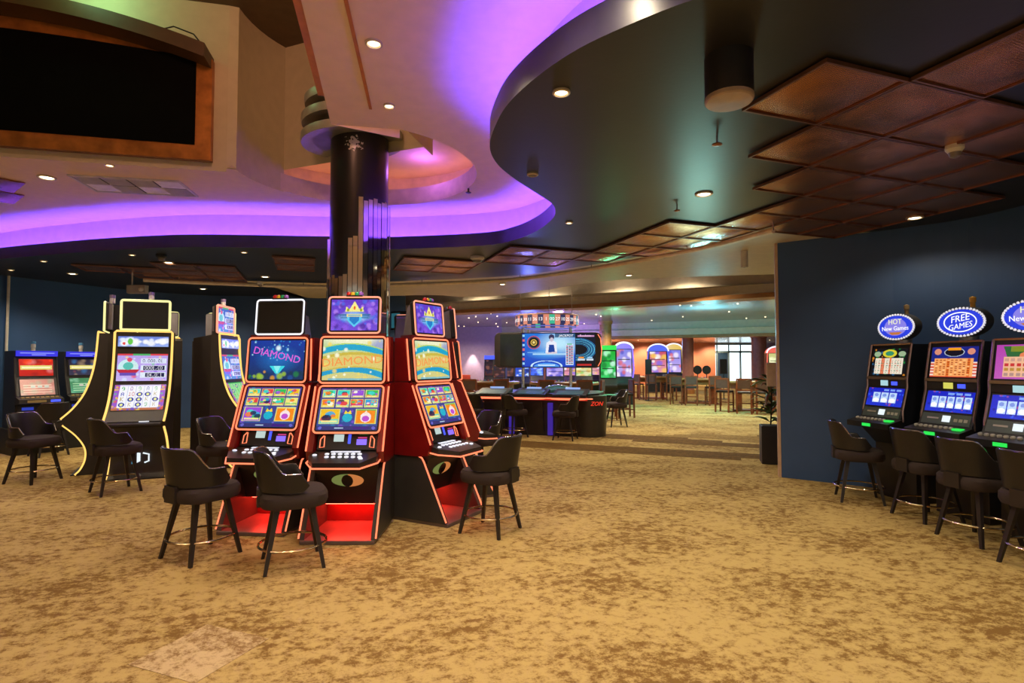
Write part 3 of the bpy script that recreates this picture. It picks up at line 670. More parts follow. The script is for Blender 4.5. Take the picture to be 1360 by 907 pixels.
# --- column with mirror strips and stacked ring capital
CX, CY = -1.77, 6.40
t = thing('column', 'round black column clad with mirror strips rising through the ceiling behind the red slot machines', 'column', (CX, CY, 0))
shaft = mat('black_column_paint', (.012, .010, .012), .3)
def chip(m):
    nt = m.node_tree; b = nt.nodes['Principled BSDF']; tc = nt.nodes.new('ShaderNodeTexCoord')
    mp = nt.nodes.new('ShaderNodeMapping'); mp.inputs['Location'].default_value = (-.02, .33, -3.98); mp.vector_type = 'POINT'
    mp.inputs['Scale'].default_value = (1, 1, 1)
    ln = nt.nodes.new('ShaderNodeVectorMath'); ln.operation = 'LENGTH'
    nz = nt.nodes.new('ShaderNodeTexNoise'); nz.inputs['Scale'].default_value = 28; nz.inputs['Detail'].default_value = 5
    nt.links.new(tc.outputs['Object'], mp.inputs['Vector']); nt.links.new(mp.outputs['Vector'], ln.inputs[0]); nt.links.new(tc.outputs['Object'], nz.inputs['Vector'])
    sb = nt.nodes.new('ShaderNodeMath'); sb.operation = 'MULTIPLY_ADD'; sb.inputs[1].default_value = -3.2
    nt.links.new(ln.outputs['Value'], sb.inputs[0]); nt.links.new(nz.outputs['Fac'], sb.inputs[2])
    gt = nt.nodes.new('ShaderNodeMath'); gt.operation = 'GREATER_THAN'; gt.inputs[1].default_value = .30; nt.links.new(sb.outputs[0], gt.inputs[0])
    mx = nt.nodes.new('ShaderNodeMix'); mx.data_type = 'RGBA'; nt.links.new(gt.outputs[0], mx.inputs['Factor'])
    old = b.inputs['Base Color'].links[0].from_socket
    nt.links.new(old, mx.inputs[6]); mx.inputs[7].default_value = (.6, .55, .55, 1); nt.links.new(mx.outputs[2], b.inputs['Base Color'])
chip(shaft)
MB().lathe([(.325, 0), (.325, 4.3)], 40).build('shaft', shaft, t, smooth=True)
MIRROR = mat('mirror_strip_glass', (.72, .70, .68), .06, 1.0, var=.05)
for k in range(40):
    a = 2 * PI * k / 40; deg = math.degrees(a) % 360            # 270 faces the camera
    if 283 < deg or deg < 60: h = 3.34
    elif 268 < deg <= 283: h = 2.92
    elif 212 < deg <= 268: h = 2.48
    elif 190 < deg <= 212: h = 2.90
    else: h = 2.7
    h += .02 * ((k * 7) % 3)
    MB().box(-.024, .024, -.012 - .004 * (k % 2), .012, 0, h).build('mirror_strip', MIRROR, t, (.337 * math.cos(a), .337 * math.sin(a), 0), (0, 0, a + PI / 2))
CAPM = mat('capital_plate', (.35, .33, .28), .4, .4)
for k, (z, r, dx) in enumerate(((4.10, .58, -.08), (4.32, .52, -.14), (4.54, .46, -.17))):
    MB().lathe([(r - .13, .02), (r, 0), (r + .005, .05), (r, .09), (r - .13, .07), (r - .13, .02)], 40).build('capital_ring', CAPM, t, (dx, .02, z), (R(3), R(-4), 0), smooth=True)

# --- casino stool
def make_stool(label, loc, rz):
    t = thing('casino_stool', label, 'stool', loc, rz)
    sq = lambda a, r: (r * math.copysign(abs(math.cos(a)) ** .62, math.cos(a)), r * math.copysign(abs(math.sin(a)) ** .62, math.sin(a)))
    mb = MB(); N = 28; prof = [(.20, .462), (.236, .468), (.248, .50), (.246, .55), (.228, .575), (.17, .590), (.08, .595), (.001, .596)]
    vs = [(*sq(2 * PI * q / N, r), z) for r, z in prof for q in range(N)]
    fs = [(k * N + q, k * N + (q + 1) % N, (k + 1) * N + (q + 1) % N, (k + 1) * N + q) for k in range(len(prof) - 1) for q in range(N)] + [tuple(range(N - 1, -1, -1))]
    mb.add(vs, fs).build('seat', SEATFAB, t, smooth=True)
    MB().box(-.15, .15, -.15, .15, .445, .478).build('seat_base', LEGWOOD, t)
    # wrap-around backrest, high behind and dropping to low arms
    M = 30; NV = 5; fo = []; fi = []; top = []
    for k in range(M + 1):
        ph = R(-112 + 224 * k / M); ad = abs(math.degrees(ph))
        zt = .885 - .165 * ss((ad - 38) / 34) - .09 * ss((ad - 96) / 16); zb = .588 + .04 * ss((ad - 100) / 12)
        for lst, th in ((fo, .0), (fi, -.034)):
            for j in range(NV + 1):
                z = zb + (zt - zb) * j / NV; r = .250 + th + .17 * (z - .56) * max(0, math.cos(ph) * .75 + .25)
                if j == NV: r -= th * .15
                lst.append((r * math.sin(ph), r * math.cos(ph) * .98, z))
        top.append(((.236 + .17 * (zt - .56) * max(0, math.cos(ph) * .75 + .25)) * math.sin(ph), (.236 + .17 * (zt - .56) * max(0, math.cos(ph) * .75 + .25)) * math.cos(ph) * .98, zt + .002))
    n = len(fo); q = NV + 1; fs = []
    for k in range(M):
        for j in range(NV):
            a = k * q + j; fs += [(a, a + q, a + q + 1, a + 1), (n + a, n + a + 1, n + a + q + 1, n + a + q)]
        a = k * q + NV; fs.append((a, a + q, n + a + q, n + a)); a = k * q; fs.append((a, n + a, n + a + q, a + q))
    for a in (0, M * q): fs += [(a + j, a + j + 1, n + a + j + 1, n + a + j) if a else (a + j, n + a + j, n + a + j + 1, a + j + 1) for j in range(NV)]
    b = MB().add(fo + fi, fs).build('backrest', LEATHER, t, smooth=True)
    MB().tube(top, .0085, 6).build('edge_trim', mat('dark_chrome_trim', (.35, .32, .33), .2, .95), b, smooth=True)
    MB().box(-.07, .07, .20, .262, .47, .60).build('back_bracket', LEGWOOD, t)
    for sx in (-1, 1):
        for sy in (-1, 1): MB().bar((sx * .205, sy * .205, 0), (sx * .125, sy * .125, .45), .0125, .020).build('leg', LEGWOOD, t)
    MB().tube([(.248 * math.cos(2 * PI * k / 36), .248 * math.sin(2 * PI * k / 36), .165) for k in range(36)], .0095, 6, True).build('foot_ring', BRASS, t, smooth=True)
    return t
def face(deg): return R(deg + 90)        # a thing whose front is local -y looks towards this plan angle
stool0 = make_stool('dark bucket-back stool in front of the red machine with blank top screen', (-2.51, 4.56, 0), face(60))
for lb, x, y, a in [
    ('dark bucket-back stool seen side-on in front of the middle red slot machine', -1.70, 4.38, 26),
    ('dark bucket-back stool at the right-hand red slot machine, its back turned to the aisle', -.20, 5.22, 152),
    ('dark stool half hidden behind the rightmost red slot machine, lit dark red', -.42, 7.55, 225),
    ('dark stool lit deep red, half hidden left of the left red slot machine', -3.48, 6.75, -12),
    ('dark bucket-back stool in front of the yellow-edged slot machine facing the camera', -4.78, 6.78, 52),
    ('dark bucket-back stool at the left end of the yellow-edged slot machines', -6.27, 7.36, -8),
    ('dark stool behind another stool, at the far left slot machine with red screen', -7.78, 9.42, 150),
    ('dark stool mostly hidden by the yellow edge, at the slot machine with green screen', -7.0, 10.15, 165),
    ('dark bucket-back stool in profile against the navy wall, leftmost at the oval-topped slot machines', 3.93, 6.37, -22),
    ('dark stool seen from behind between the first and second oval-topped slot machines', 4.15, 5.64, 6),
    ('dark stool seen from behind in front of the free games slot machine', 4.08, 4.94, 10),
    ('dark stool cut off by the right edge of the picture', 4.04, 4.25, 12),
    ('dark stool at the left end of the electronic roulette table', -.85, 12.05, 80),
    ('dark stool turned right at the middle of the electronic roulette table', .05, 11.75, 35),
    ('dark stool facing left at the right half of the electronic roulette table', 1.08, 11.35, 160),
    ('dark stool beyond the right end of the electronic roulette table', 2.55, 13.7, 190)]:
    copy_tree(stool0, (x, y, 0), face(a), lb)

def screen(parent, cy, cz, w, h, tilt, pic, key, led=LED_RED, r=.03, bez=.025, depth=.05, bm=None, name='screen', ledr=.0085):
    """bezel on a tilted plane with its display and light trim as sub-parts"""
    s = MB().prism_xz(rrect(w, h, r), 0, depth).build(name, bm or BLACK, parent, (0, cy, cz), (-tilt, 0, 0))
    if pic is None:
        MB().prism_xz(rrect(w - 2 * bez, h - 2 * bez, r * .3), -.003, .0).build('display', GLASS_OFF, s)
    else:
        put('display', picture_mesh(key, pic(), w - 2 * bez, h - 2 * bez), s, (0, -.003, 0))
    if led: MB().tube([(x, -.003, z) for x, z in rrect(w, h, r)], ledr, 6, True).build('led_trim', led, s, smooth=True)
    return s

# --- red slot machine
LET_GOLD = glow('letters_orange_gold', (.90, .30, .07), 1.0)
LET_MAG = glow('letters_magenta', (.75, .12, .70), 1.0)
LET_WHITE = glow('letters_white', (1, 1, 1), 1.1)
OVAL_G = glow('emblem_green', (.30, .38, .10), .5); OVAL_O = glow('emblem_orange', (.9, .30, .08), .6)
def red_machine(label, loc, rz, alt=False):
    t = thing('red_slot_machine', label, 'slot machine', loc, rz)
    MB().box(-.32, .32, -.42, .24, 0, .035).build('base_plate', mat('foot_plate_grey', (.16, .12, .12), .3, .3), t, bevel=.006)
    for sg in (-1, 1):
        x0, x1 = (.285, .335) if sg > 0 else (-.335, -.285)
        sp = MB().prism_yz([(-.40, .036), (-.13, .60), (-.07, .645), (.30, .645), (.30, .036)], x0, x1).build('side_panel', SATIN, t)
        MB().tube([(x1 - .004 if sg > 0 else x0 + .004, y - .006, z) for y, z in [(-.402, .05), (-.14, .595), (-.115, .632), (-.075, .65), (-.02, .652)]], .008, 6).build('led_trim', LED_RED, sp, smooth=True)
        fn = MB().prism_yz([(-.20, .66), (-.225, .76), (.00, 1.33), (.06, 1.36), (.22, 1.36), (.22, .646), (-.10, .646)], x0 - .012 * (sg < 0), x1 + .012 * (sg > 0)).build('side_fin', RED, t)
        xe = x1 + .012 if sg > 0 else x0 - .012
        MB().tube([(xe - .004 * sg, -.232, .765), (xe - .004 * sg, -.008, 1.33)], .0085, 6).build('led_trim', LED_RED, fn, smooth=True)
        uf = MB().prism_yz([(.04, 1.37), (.10, 1.80), (.22, 1.80), (.22, 1.37)], x0, x1).build('upper_fin', RED, t)
        MB().tube([(x1 - .004 if sg > 0 else x0 + .004, .033, 1.38), (x1 - .03 if sg > 0 else x0 + .03, .094, 1.79)], .008, 6).build('led_trim', LED_RED, uf, smooth=True)
    lc = MB().prism_yz([(-.02, .25), (-.17, .62), (-.17, .70), (.22, .70), (.22, .25)], -.284, .284).build('lower_cabinet', BLACK, t)
    tl = math.atan2(.15, .37)
    em = MB().prism_xz([(.145 * math.cos(2 * PI * k / 28), .062 * math.sin(2 * PI * k / 28)) for k in range(28)], -.004, .004).build('emblem', OVAL_G, lc, (0, -.1195, .485), (tl, 0, 0), smooth=True)
    MB().prism_xz([(.01, -.0625)] + [(.147 * math.cos(R(a)), .064 * math.sin(R(a))) for a in range(-84, 85, 8)] + [(.01, .0625)], -.007, .0).build('emblem_half', OVAL_O, lc, (0, -.1195, .485), (tl, 0, 0))
    MB().prism_xz([(.052 * math.cos(2 * PI * k / 24), .060 * math.sin(2 * PI * k / 24)) for k in range(24)], -.012, .0).build('emblem_disc', GLASS_OFF, lc, (0, -.1195, .485), (tl, 0, 0), smooth=True)
    MB().box(-.284, .284, .19, .23, .036, .25).build('kick_panel', DARKRED, t)
    MB().box(-.24, .24, .02, .16, .236, .249).build('under_light', UNDER_RED, t)
    MB().prism(([(-.30, .04), (.30, .04), (.22, .24), (-.22, .24)]), lambda a, b: (a, b, .70), lambda a, b: (a, b, 1.83)).build('body', DARKRED, t)
    dk = MB().hexa([(-.30, -.06, .70), (.30, -.06, .70), (.30, -.29, .672), (-.30, -.29, .672), (-.30, -.06, .772), (.30, -.06, .772), (.30, -.29, .728), (-.30, -.29, .728)]) \
        .hexa([(-.30, -.29, .672), (.30, -.29, .672), (.20, -.47, .655), (-.20, -.47, .655), (-.30, -.29, .728), (.30, -.29, .728), (.20, -.47, .700), (-.20, -.47, .700)]).build('button_deck', BLACK, t)
    MB().tube([(-.315, -.10, .70), (-.315, -.295, .672), (-.205, -.482, .655), (.205, -.482, .655), (.315, -.295, .672), (.315, -.10, .70)], .0075, 6).build('led_trim', LED_RED, dk, smooth=True)
    bm = MB().lathe([(.020, 0), (.020, .010), (.012, .014), (.001, .014)], 10).mesh('button', BTN, True)
    for j in range(2):
        for i in range(6): put('button', bm, dk, (-.15 + i * .058 + .02 * j, -.24 - j * .075, .735 - j * .014))
    put('button', bm, dk, (.18, -.36, .716)); put('button', bm, dk, (-.25, -.27, .731))
    MB().box(-.13, .13, -.20, -.165, .748, .756).build('button_strip', BTN, dk)
    cp = MB().box(-.27, .27, 0, .06, -.095, .095).build('console_panel', BLACK, t, (0, -.13, .855), (-R(20), 0, 0))
    MB().box(-.125, -.035, -.006, 0, -.02, .055).build('ticket_screen', glow('ticket_screen_white', (.62, .78, .74), .85), cp)
    MB().box(.005, .03, -.006, 0, -.04, .055).build('card_slot', BLUEL, cp)
    MB().box(.085, .175, -.008, 0, -.05, .0).build('bill_slot', VIOL, cp)
    MB().box(.095, .175, -.008, 0, .008, .02).build('bill_slot_light', glow('magenta_light', (.7, .05, .25), .8), cp)
    MB().box(.10, .185, -.008, 0, .045, .065).build('green_light', GREENL, cp)
    for sg in (-1, 1): MB().tube([(sg * x, -.004, z) for x, z in ((.205, -.07), (.245, -.075), (.245, .0), (.22, .03), (.21, .03))], .005, 5, True).build('led_outline', LED_RED, cp)
    screen(t, -.10, 1.128, .60, .45, R(23), (lambda: pic_game_grid(40 if alt else 11)), 'grid%d' % alt, r=.035)
    md = screen(t, .0, 1.58, .61, .435, R(6), pic_blue if alt else pic_gold, 'mid%d' % alt, r=.035)
    letters('DIAMOND', .10 if alt else .108, LET_MAG if alt else LET_GOLD, md, (-.0, -.006, .045 if alt else -.015), (R(90), R(12) if alt else R(-4), 0), wide=1.05 if alt else 1.12)
    tp = screen(t, .045, 2.005, .49, .345, R(5), None if alt else pic_crest, 'crest', led=LED_WHT if alt else LED_COR, r=.03)
    MB().hexa([(-.20, .08, 1.82), (.20, .08, 1.82), (.16, .26, 1.82), (-.16, .26, 1.82), (-.22, .10, 2.16), (.22, .10, 2.16), (.15, .22, 2.12), (-.15, .22, 2.12)]).build('topper_housing', GREYP, t)
    tw = MB().box(-.075, .075, .03, .09, 2.18, 2.192).build('tower_light', BLACK, t)
    for k, (n_, c) in enumerate((('red', (.6, .02, .02)), ('yellow', (.75, .5, .03)), ('green', (.02, .4, .15)), ('violet', (.3, .12, .6)))):
        MB().lathe([(.024, 0), (.024, .018), (.016, .032), (.001, .037)], 12).build('light_dome', mat('dome_' + n_, c, .25), tw, (-.057 + k * .038, .06, 2.192), smooth=True)
    return t
def from_front(fx, fy, a, d): return (fx - math.cos(R(a)) * d, fy - math.sin(R(a)) * d, 0)
red1 = red_machine('red slot machine in the middle of the front group, gold lettering on its centre screen', from_front(-1.495, 4.81, -90, .42), face(-90))
red_machine('red slot machine with blank top screen and blue centre screen', from_front(-2.35, 5.05, -96, .42), face(-96), True)
copy_tree(red1, from_front(-.45, 5.57, -28, .42), face(-28), 'red slot machine turned to the right, at the right end of the front group')
copy_tree(red1, (-.70, 6.68, 0), face(20), 'red slot machine seen edge-on behind the right-hand one, facing the aisle')
copy_tree(red1, (-1.28, 7.32, 0), face(75), 'red slot machine hidden behind the others, facing away to the roulette table')
copy_tree(red1, (-2.74, 6.72, 0), face(172), 'red slot machine hidden behind the left red machine, facing the yellow-edged pod')

# --- yellow-edged curved slot machine
UPC = [(-.08, 1.97), (-.10, 1.65), (-.14, 1.38), (-.22, 1.12), (-.34, .92), (-.47, .78)]
LOC = [(-.45, .70), (-.30, .55), (-.20, .38), (-.19, .22), (-.24, .08), (-.30, .012)]
def hw(y): return .355
BROWNBLK = mat('brown_black_cabinet', (.030, .023, .018), .45)
def curved_machine(label, loc, rz, screen_on=False):
    t = thing('curved_slot_machine', label, 'slot machine', loc, rz)
    u = catmull(UPC, 5); l = catmull(LOC, 5)
    poly = u + l + [(.02, .012), (.02, 1.97)]
    MB().prism_yz(poly, -.355, .355).hexa([(-.355, .02, .012), (.355, .02, .012), (.28, .31, .012), (-.28, .31, .012), (-.355, .02, 1.97), (.355, .02, 1.97), (.28, .31, 1.92), (-.28, .31, 1.92)]).build('cabinet', BROWNBLK, t)
    MB().box(-.34, .34, -.36, .2, 0, .014).build('foot_plate', BLACK, t)
    for sg in (-1, 1):
        MB().tube([(sg * (hw(y) - .012), y - .012, z) for y, z in u], .015, 7).build('led_edge', LED_YEL, t, smooth=True)
        MB().tube([(sg * (hw(y) - .012), y - .010, z) for y, z in l], .014, 7).build('led_edge', LED_YEL, t, smooth=True)
    x = hw(-.08) - .012
    MB().tube([(-x, -.092, 1.965), (-x + .02, -.092, 1.99), (x - .02, -.092, 1.99), (x, -.092, 1.965)], .015, 7).build('led_edge', LED_YEL, t, smooth=True)
    a = screen(t, -.105, 1.845, .62, .16, R(3), pic_marquee, 'marquee', led=None, r=.02, bez=.01, depth=.02, name='marquee')
    a = screen(t, -.135, 1.49, .62, .40, R(8.5), (lambda: pic_jackpots(screen_on)), 'jack%d' % screen_on, led=None, r=.01, bez=.012, depth=.02)
    a = screen(t, -.262, 1.085, .62, .395, R(27), (lambda: pic_reels(screen_on)), 'reels%d' % screen_on, led=None, r=.01, bez=.012, depth=.02)
    d = MB().hexa([(-.33, -.33, .76), (.33, -.33, .76), (.31, -.53, .72), (-.31, -.53, .72), (-.33, -.33, .80), (.33, -.33, .80), (.31, -.53, .755), (-.31, -.53, .755)]).build('button_deck', SATIN, t, bevel=.01)
    MB().box(-.10, .02, -.42, -.36, .792, .800).build('deck_screen', WHITEL, d); MB().box(.06, .14, -.42, -.36, .790, .798).build('card_slot', BLUEL, d)
    MB().box(.18, .29, -.42, -.36, .790, .80).build('bill_slot', mat('brass_slot', (.35, .22, .08), .3, .7), d); MB().box(-.27, -.15, -.42, -.36, .790, .80).build('bill_slot', MATS['brass_slot'], d)
    MB().box(.06, .17, -.50, -.46, .772, .784).build('play_button', BTN, d)
    MB().tube([(-.26, -.36, .845), (.26, -.36, .845)], .008, 6).build('led_bar', LED_YEL, t)
    for k in range(3):
        MB().tube([(-.03 * k - .01 + .11 * s, -.215, .25 + dz) for s, dz in ((0, .06), (0, -.06))] , .009, 5).build('emblem_bar', CYANL, t) if k == 2 else None
    MB().prism_xz([(-.02, -.07), (.02, -.05), (.02, .06), (-.02, .07)], -.004, .0).build('emblem', WHITEL, t, (.0, -.208, .27))
    MB().tube([(.05, -.21, .33), (.12, -.21, .31), (.12, -.21, .22), (.07, -.21, .20)], .011, 5).build('emblem', WHITEL, t)
    tp = screen(t, -.03, 2.215, .585, .41, 0, (lambda: pic_jackpots(True)) if screen_on else None, 'jack1', led=LED_COR if screen_on else LED_PALE, r=.025, bez=.03, depth=.04, name='topper_screen', ledr=.016)
    MB().box(-.06, .06, .01, .12, 1.95, 2.40).build('topper_mount', BLACK, t); MB().box(-.27, .27, .01, .05, 2.03, 2.40).build('topper_back', GREYP, t)
    c = MB().lathe([(.035, 2.42), (.035, 2.49), (.03, 2.5)], 12).build('candle_light', mat('candle_white', (.55, .5, .5), .35), t, (.05, .03, 0), smooth=True)
    MB().lathe([(.036, 2.50), (.036, 2.545), (.001, 2.55)], 12).build('candle_cap', mat('candle_violet', (.25, .18, .35), .35), c, smooth=True)
    return t
ya = curved_machine('yellow-edged curved slot machine facing the camera, dark top screen with pale yellow frame', (-5.13, 7.80, 0), face(-70))
curved_machine('yellow-edged curved slot machine turned right, blue top screen with coral frame', (-4.47, 8.62, 0), face(4), True)
copy_tree(ya, (-5.91, 8.17, 0), face(-150), 'yellow-edged curved slot machine seen in profile at the left of its pod')
copy_tree(ya, (-5.10, 9.72, 0), face(72), 'curved slot machine facing away, back of its top screen right of the pod centre')
copy_tree(ya, (-5.98, 9.42, 0), face(135), 'curved slot machine facing away, back of its top screen beside the camera-facing one')

# --- classic upright slot machines with oval toppers along the right wall
NAVYBODY = mat('navy_black_body', (.012, .015, .024), .45)
EDGECH = mat('rosy_chrome_edge', (.55, .38, .36), .25, .9)
def oval_machine(label, loc, rz, kind):
    t = thing('oval_top_slot_machine', label, 'slot machine', loc, rz)
    MB().box(-.27, .27, -.10, .26, 0, .62).build('stand', mat('stand_brown_black', (.022, .016, .014), .5), t, bevel=.008)
    prof = [(-.10, .62), (-.30, .82), (-.30, .90), (-.245, 1.02), (-.17, 1.28), (-.17, 1.38), (-.10, 1.76), (.18, 1.76), (.26, 1.60), (.26, .62)]
    MB().prism_yz(prof, -.275, .275).build('body', NAVYBODY, t)
    for sg in (-1, 1): MB().tube([(sg * .272, y - .008, z) for y, z in ((-.245, .90), (-.245, 1.02), (-.178, 1.28), (-.178, 1.38), (-.105, 1.765))], .012, 6).build('edge_trim', EDGECH, t, smooth=True)
    MB().tube([(-.272, -.105, 1.765), (.272, -.105, 1.765)], .011, 6).build('edge_trim', EDGECH, t)
    s = screen(t, -.145, 1.56, .50, .335, R(10), (lambda: pic_paytable(kind)), 'pay%d' % kind, led=None, r=.01, bez=.012, depth=.02, name='paytable_screen')
    if kind == 0: pass
    MB().box(-.265, .265, -.20, -.16, 1.362, 1.392).build('ledge', mat('bronze_ledge', (.30, .22, .14), .35, .6), t)
    m = MB().box(-.26, .26, -.185, -.165, 1.285, 1.355).build('display_strip', BLACK, t)
    MB().box(-.075, .02, -.192, -.18, 1.29, 1.352).build('player_screen', glow('player_screen_%d' % (kind == 1), (.75, .72, .12) if kind == 1 else (.45, .75, .8), .9), m)
    MB().box(.07, .145, -.192, -.18, 1.298, 1.34).build('card_reader', BLUEL, m)
    nr = 3 if kind == 0 else 5
    s = screen(t, -.212, 1.160, .51, .235, R(16), (lambda: pic_bluereels(nr)), 'blr%d' % nr, led=None, r=.01, bez=.012, depth=.02, name='reel_screen')
    p = MB().box(-.25, .25, -.012, .012, -.055, .055).build('info_panel', mat('teal_grey_panel', (.07, .10, .10), .4), t, (0, -.258, .985), (-R(20), 0, 0))
    MB().box(-.03, .05, -.016, -.01, -.03, .035).build('info_screen', WHITEL, p); MB().box(-.19, -.07, -.016, -.01, -.005, .012).build('info_label', BTNDIM, p)
    for k in range(3): MB().box(.09 + k * .05, .125 + k * .05, -.016, -.01, -.02, .01).build('info_key', BTNDIM, p)
    d = MB().prism_yz([(-.28, .80), (-.28, .925), (-.46, .88), (-.46, .82)], -.29, .29).build('button_deck', BLACK, t)
    bm = MB().lathe([(.019, 0), (.019, .018), (.012, .023), (.001, .023)], 10).mesh('button', BTNDIM, True)
    for i in range(8): put('button', bm, d, (-.235 + i * .053, -.36, .902), (R(14), 0, 0))
    MB().box(.17, .25, -.40, -.34, .898, .918).build('play_button', GREENL, d)
    MB().box(-.06, .05, -.468, -.455, .835, .868).build('deck_light', GREENL, d)
    lg = MB().box(-.14, .14, -.115, -.09, .66, .79).build('belly_light', glow('belly_blue', (.04, .22, .42), .7), t); MB().box(-.05, .05, -.12, -.114, .70, .74).build('belly_mark', CYANL, lg)
    MB().lathe([(.09, 1.76), (.075, 1.78), (.08, 1.86)], 20, sx=1.1).build('topper_neck', mat('steel_neck', (.4, .4, .38), .3, .8), t, (0, .06, 0), smooth=True)
    N = 40
    el = lambda rx, rz: [(rx * math.cos(2 * PI * k / N), rz * math.sin(2 * PI * k / N)) for k in range(N)]
    ov = MB().prism_xz(el(.255, .155), -.09, .0).build('oval_topper', mat('topper_shell', (.10, .10, .10), .3, .6), t, (0, .05, 1.965), smooth=True)
    MB().prism_xz(el(.222, .128), -.10, -.089).build('topper_face', glow('topper_blue', (.02, .05, .75), 1.0), ov)
    rb = MB()
    for k in range(N):
        a = 2 * PI * k / N; rb.lathe([(.012, -.01), (.013, 0), (.007, .010), (.001, .012)], 6, (.238 * math.cos(a), -.094, .141 * math.sin(a)))
    tag(rb.build('bulb_ring', glow('bulb_white', (.9, .9, 1.0), .7, (.6, .6, .6)), ov, smooth=True), kind='stuff')
    if kind == 1:
        MB().tube([(.165 * math.cos(2 * PI * k / 32), -.101, .098 * math.sin(2 * PI * k / 32)) for k in range(32)], .006, 5, True).build('oval_line', LET_WHITE, ov)
        letters('FREE', .095, LET_WHITE, ov, (0, -.104, .035), (R(90), R(-8), 0), shear=.2); letters('GAMES', .080, LET_WHITE, ov, (.0, -.104, -.042), (R(90), R(-8), 0), shear=.2)
    else:
        MB().prism_xz(el(.15, .10), -.101, -.099).build('topper_glow', glow('topper_violet', (.25, .22, .80), 1.0), ov)
        letters('HOT', .085, glow('letters_pale_yellow', (.95, .95, .55), 1.0), ov, (0, -.104, .058)); letters('New Games', .072, LET_WHITE, ov, (0, -.106, -.018))
        MB().prism_xz([(-.09, -.06), (.09, -.06), (.05, -.09), (-.05, -.09)], -.104, -.1).build('topper_swash', OVAL_O, ov)
    c = MB().lathe([(.022, 0), (.022, .05), (.028, .055), (.028, .10), (.001, .112)], 12).build('candle_light', mat('candle_amber_%d' % kind, (.75, .42, .06) if kind == 1 else (.35, .25, .12), .35), t, (.04, .07, 2.115), smooth=True)
    return t
OA = 190
o1_ = oval_machine('slot machine with oval hot new games sign, leftmost against the navy wall', (4.48, 6.44, 0), face(OA), 0)
oval_machine('slot machine with oval free games sign, second from the left along the navy wall', (4.60, 5.66, 0), face(OA + 2), 1)
oval_machine('slot machine with pink-bordered pay screen, cut off at the right edge of the picture', (4.62, 4.90, 0), face(OA + 4), 2)

# --- slot machines on dark plinths at the far left
def plinth_machine(label, loc, rz, k):
    t = thing('plinth_slot_machine', label, 'slot machine', loc, rz)
    MB().box(-.36, .36, -.36, .40, 0, .43).build('plinth', mat('plinth_black', (.016, .014, .013), .5), t, bevel=.008)
    MB().prism_yz([(-.20, .43), (-.20, .84), (-.24, .98), (-.13, 1.30), (-.07, 1.66), (-.12, 1.67), (-.12, 1.76), (.36, 1.76), (.36, .43)], -.30, .30).build('body', BLACK, t)
    for sg in (-1, 1): MB().tube([(sg * .295, y, z) for y, z in ((-.25, .98), (-.14, 1.30), (-.08, 1.66))], .012, 6).build('edge_trim', SATIN, t, smooth=True)
    s = MB().box(-.29, .29, -.15, -.11, 1.665, 1.762).build('top_sign', glow('sign_deep_blue', (.03, .03, .75), 1.0), t)
    MB().box(-.24, .24, -.154, -.15, 1.715, 1.73).build('sign_mark', glow('sign_pale_blue', (.3, .35, 1.0), 1.0), s); MB().box(-.08, .12, -.154, -.15, 1.685, 1.70).build('sign_mark', MATS['sign_pale_blue'], s)
    screen(t, -.115, 1.47, .50, .32, R(10), (lambda: pic_left(2 * k)), 'left%d' % (2 * k), led=None, r=.01, bez=.012, depth=.02)
    screen(t, -.20, 1.13, .50, .31, R(19), (lambda: pic_left(2 * k + 1)), 'left%d' % (2 * k + 1), led=None, r=.01, bez=.012, depth=.02)
    d = MB().prism_yz([(-.22, .84), (-.24, .975), (-.42, .93), (-.42, .86)], -.31, .31).build('button_deck', SATIN, t)
    bm = MB().box(-.022, .022, -.02, .02, 0, .014).mesh('button', mat('button_gold', (.5, .36, .14), .35, .4))
    for i in range(8): put('button', bm, d, (-.24 + i * .068, -.33, .953), (R(14), 0, 0))
    MB().box(-.20, .06, -.425, -.418, .875, .915).build('deck_plate', MATS['button_gold'], d); MB().box(.12, .26, -.425, -.418, .875, .915).build('deck_plate', BLUEL, d)
    b = MB().box(-.28, .28, -.24, -.19, .52, .83).build('belly_panel', SATIN, t)
    MB().box(-.22, -.06, -.246, -.238, .74, .79).build('belly_light', glow('belly_deep_blue', (.03, .06, .55), .8), b); MB().box(.03, .17, -.246, -.238, .70, .79).build('ticket_screen', glow('ticket_screen_cyan', (.35, .65, .8), .9) if k == 0 else glow('ticket_screen_yellow', (.7, .7, .35), .8), b)
    MB().box(-.04, .14, -.246, -.238, .62, .66).build('belly_light', BLUEL, b)
    MB().prism_yz([(-.22, .44), (-.34, .46), (-.34, .50), (-.22, .56)], -.28, .28).build('foot_tray', mat('tray_violet_grey', (.12, .10, .2), .35), t)
    c = MB().lathe([(.03, 0), (.03, .06), (.035, .065), (.035, .12), (.001, .13)], 12).build('candle_light', PAINT_W, t, (0, .05, 1.76), smooth=True)
    MB().lathe([(.036, .13), (.036, .17), (.001, .175)], 12).build('candle_cap', mat('candle_blue', (.08, .25, .5), .3), c, smooth=True)
    return t
plinth_machine('plinth-mounted slot machine with red upper screen at the far left', (-8.42, 9.82, 0), face(-32), 0)
plinth_machine('plinth-mounted slot machine with green lower screen near the blue wall', (-8.2, 10.62, 0), face(-32), 1)

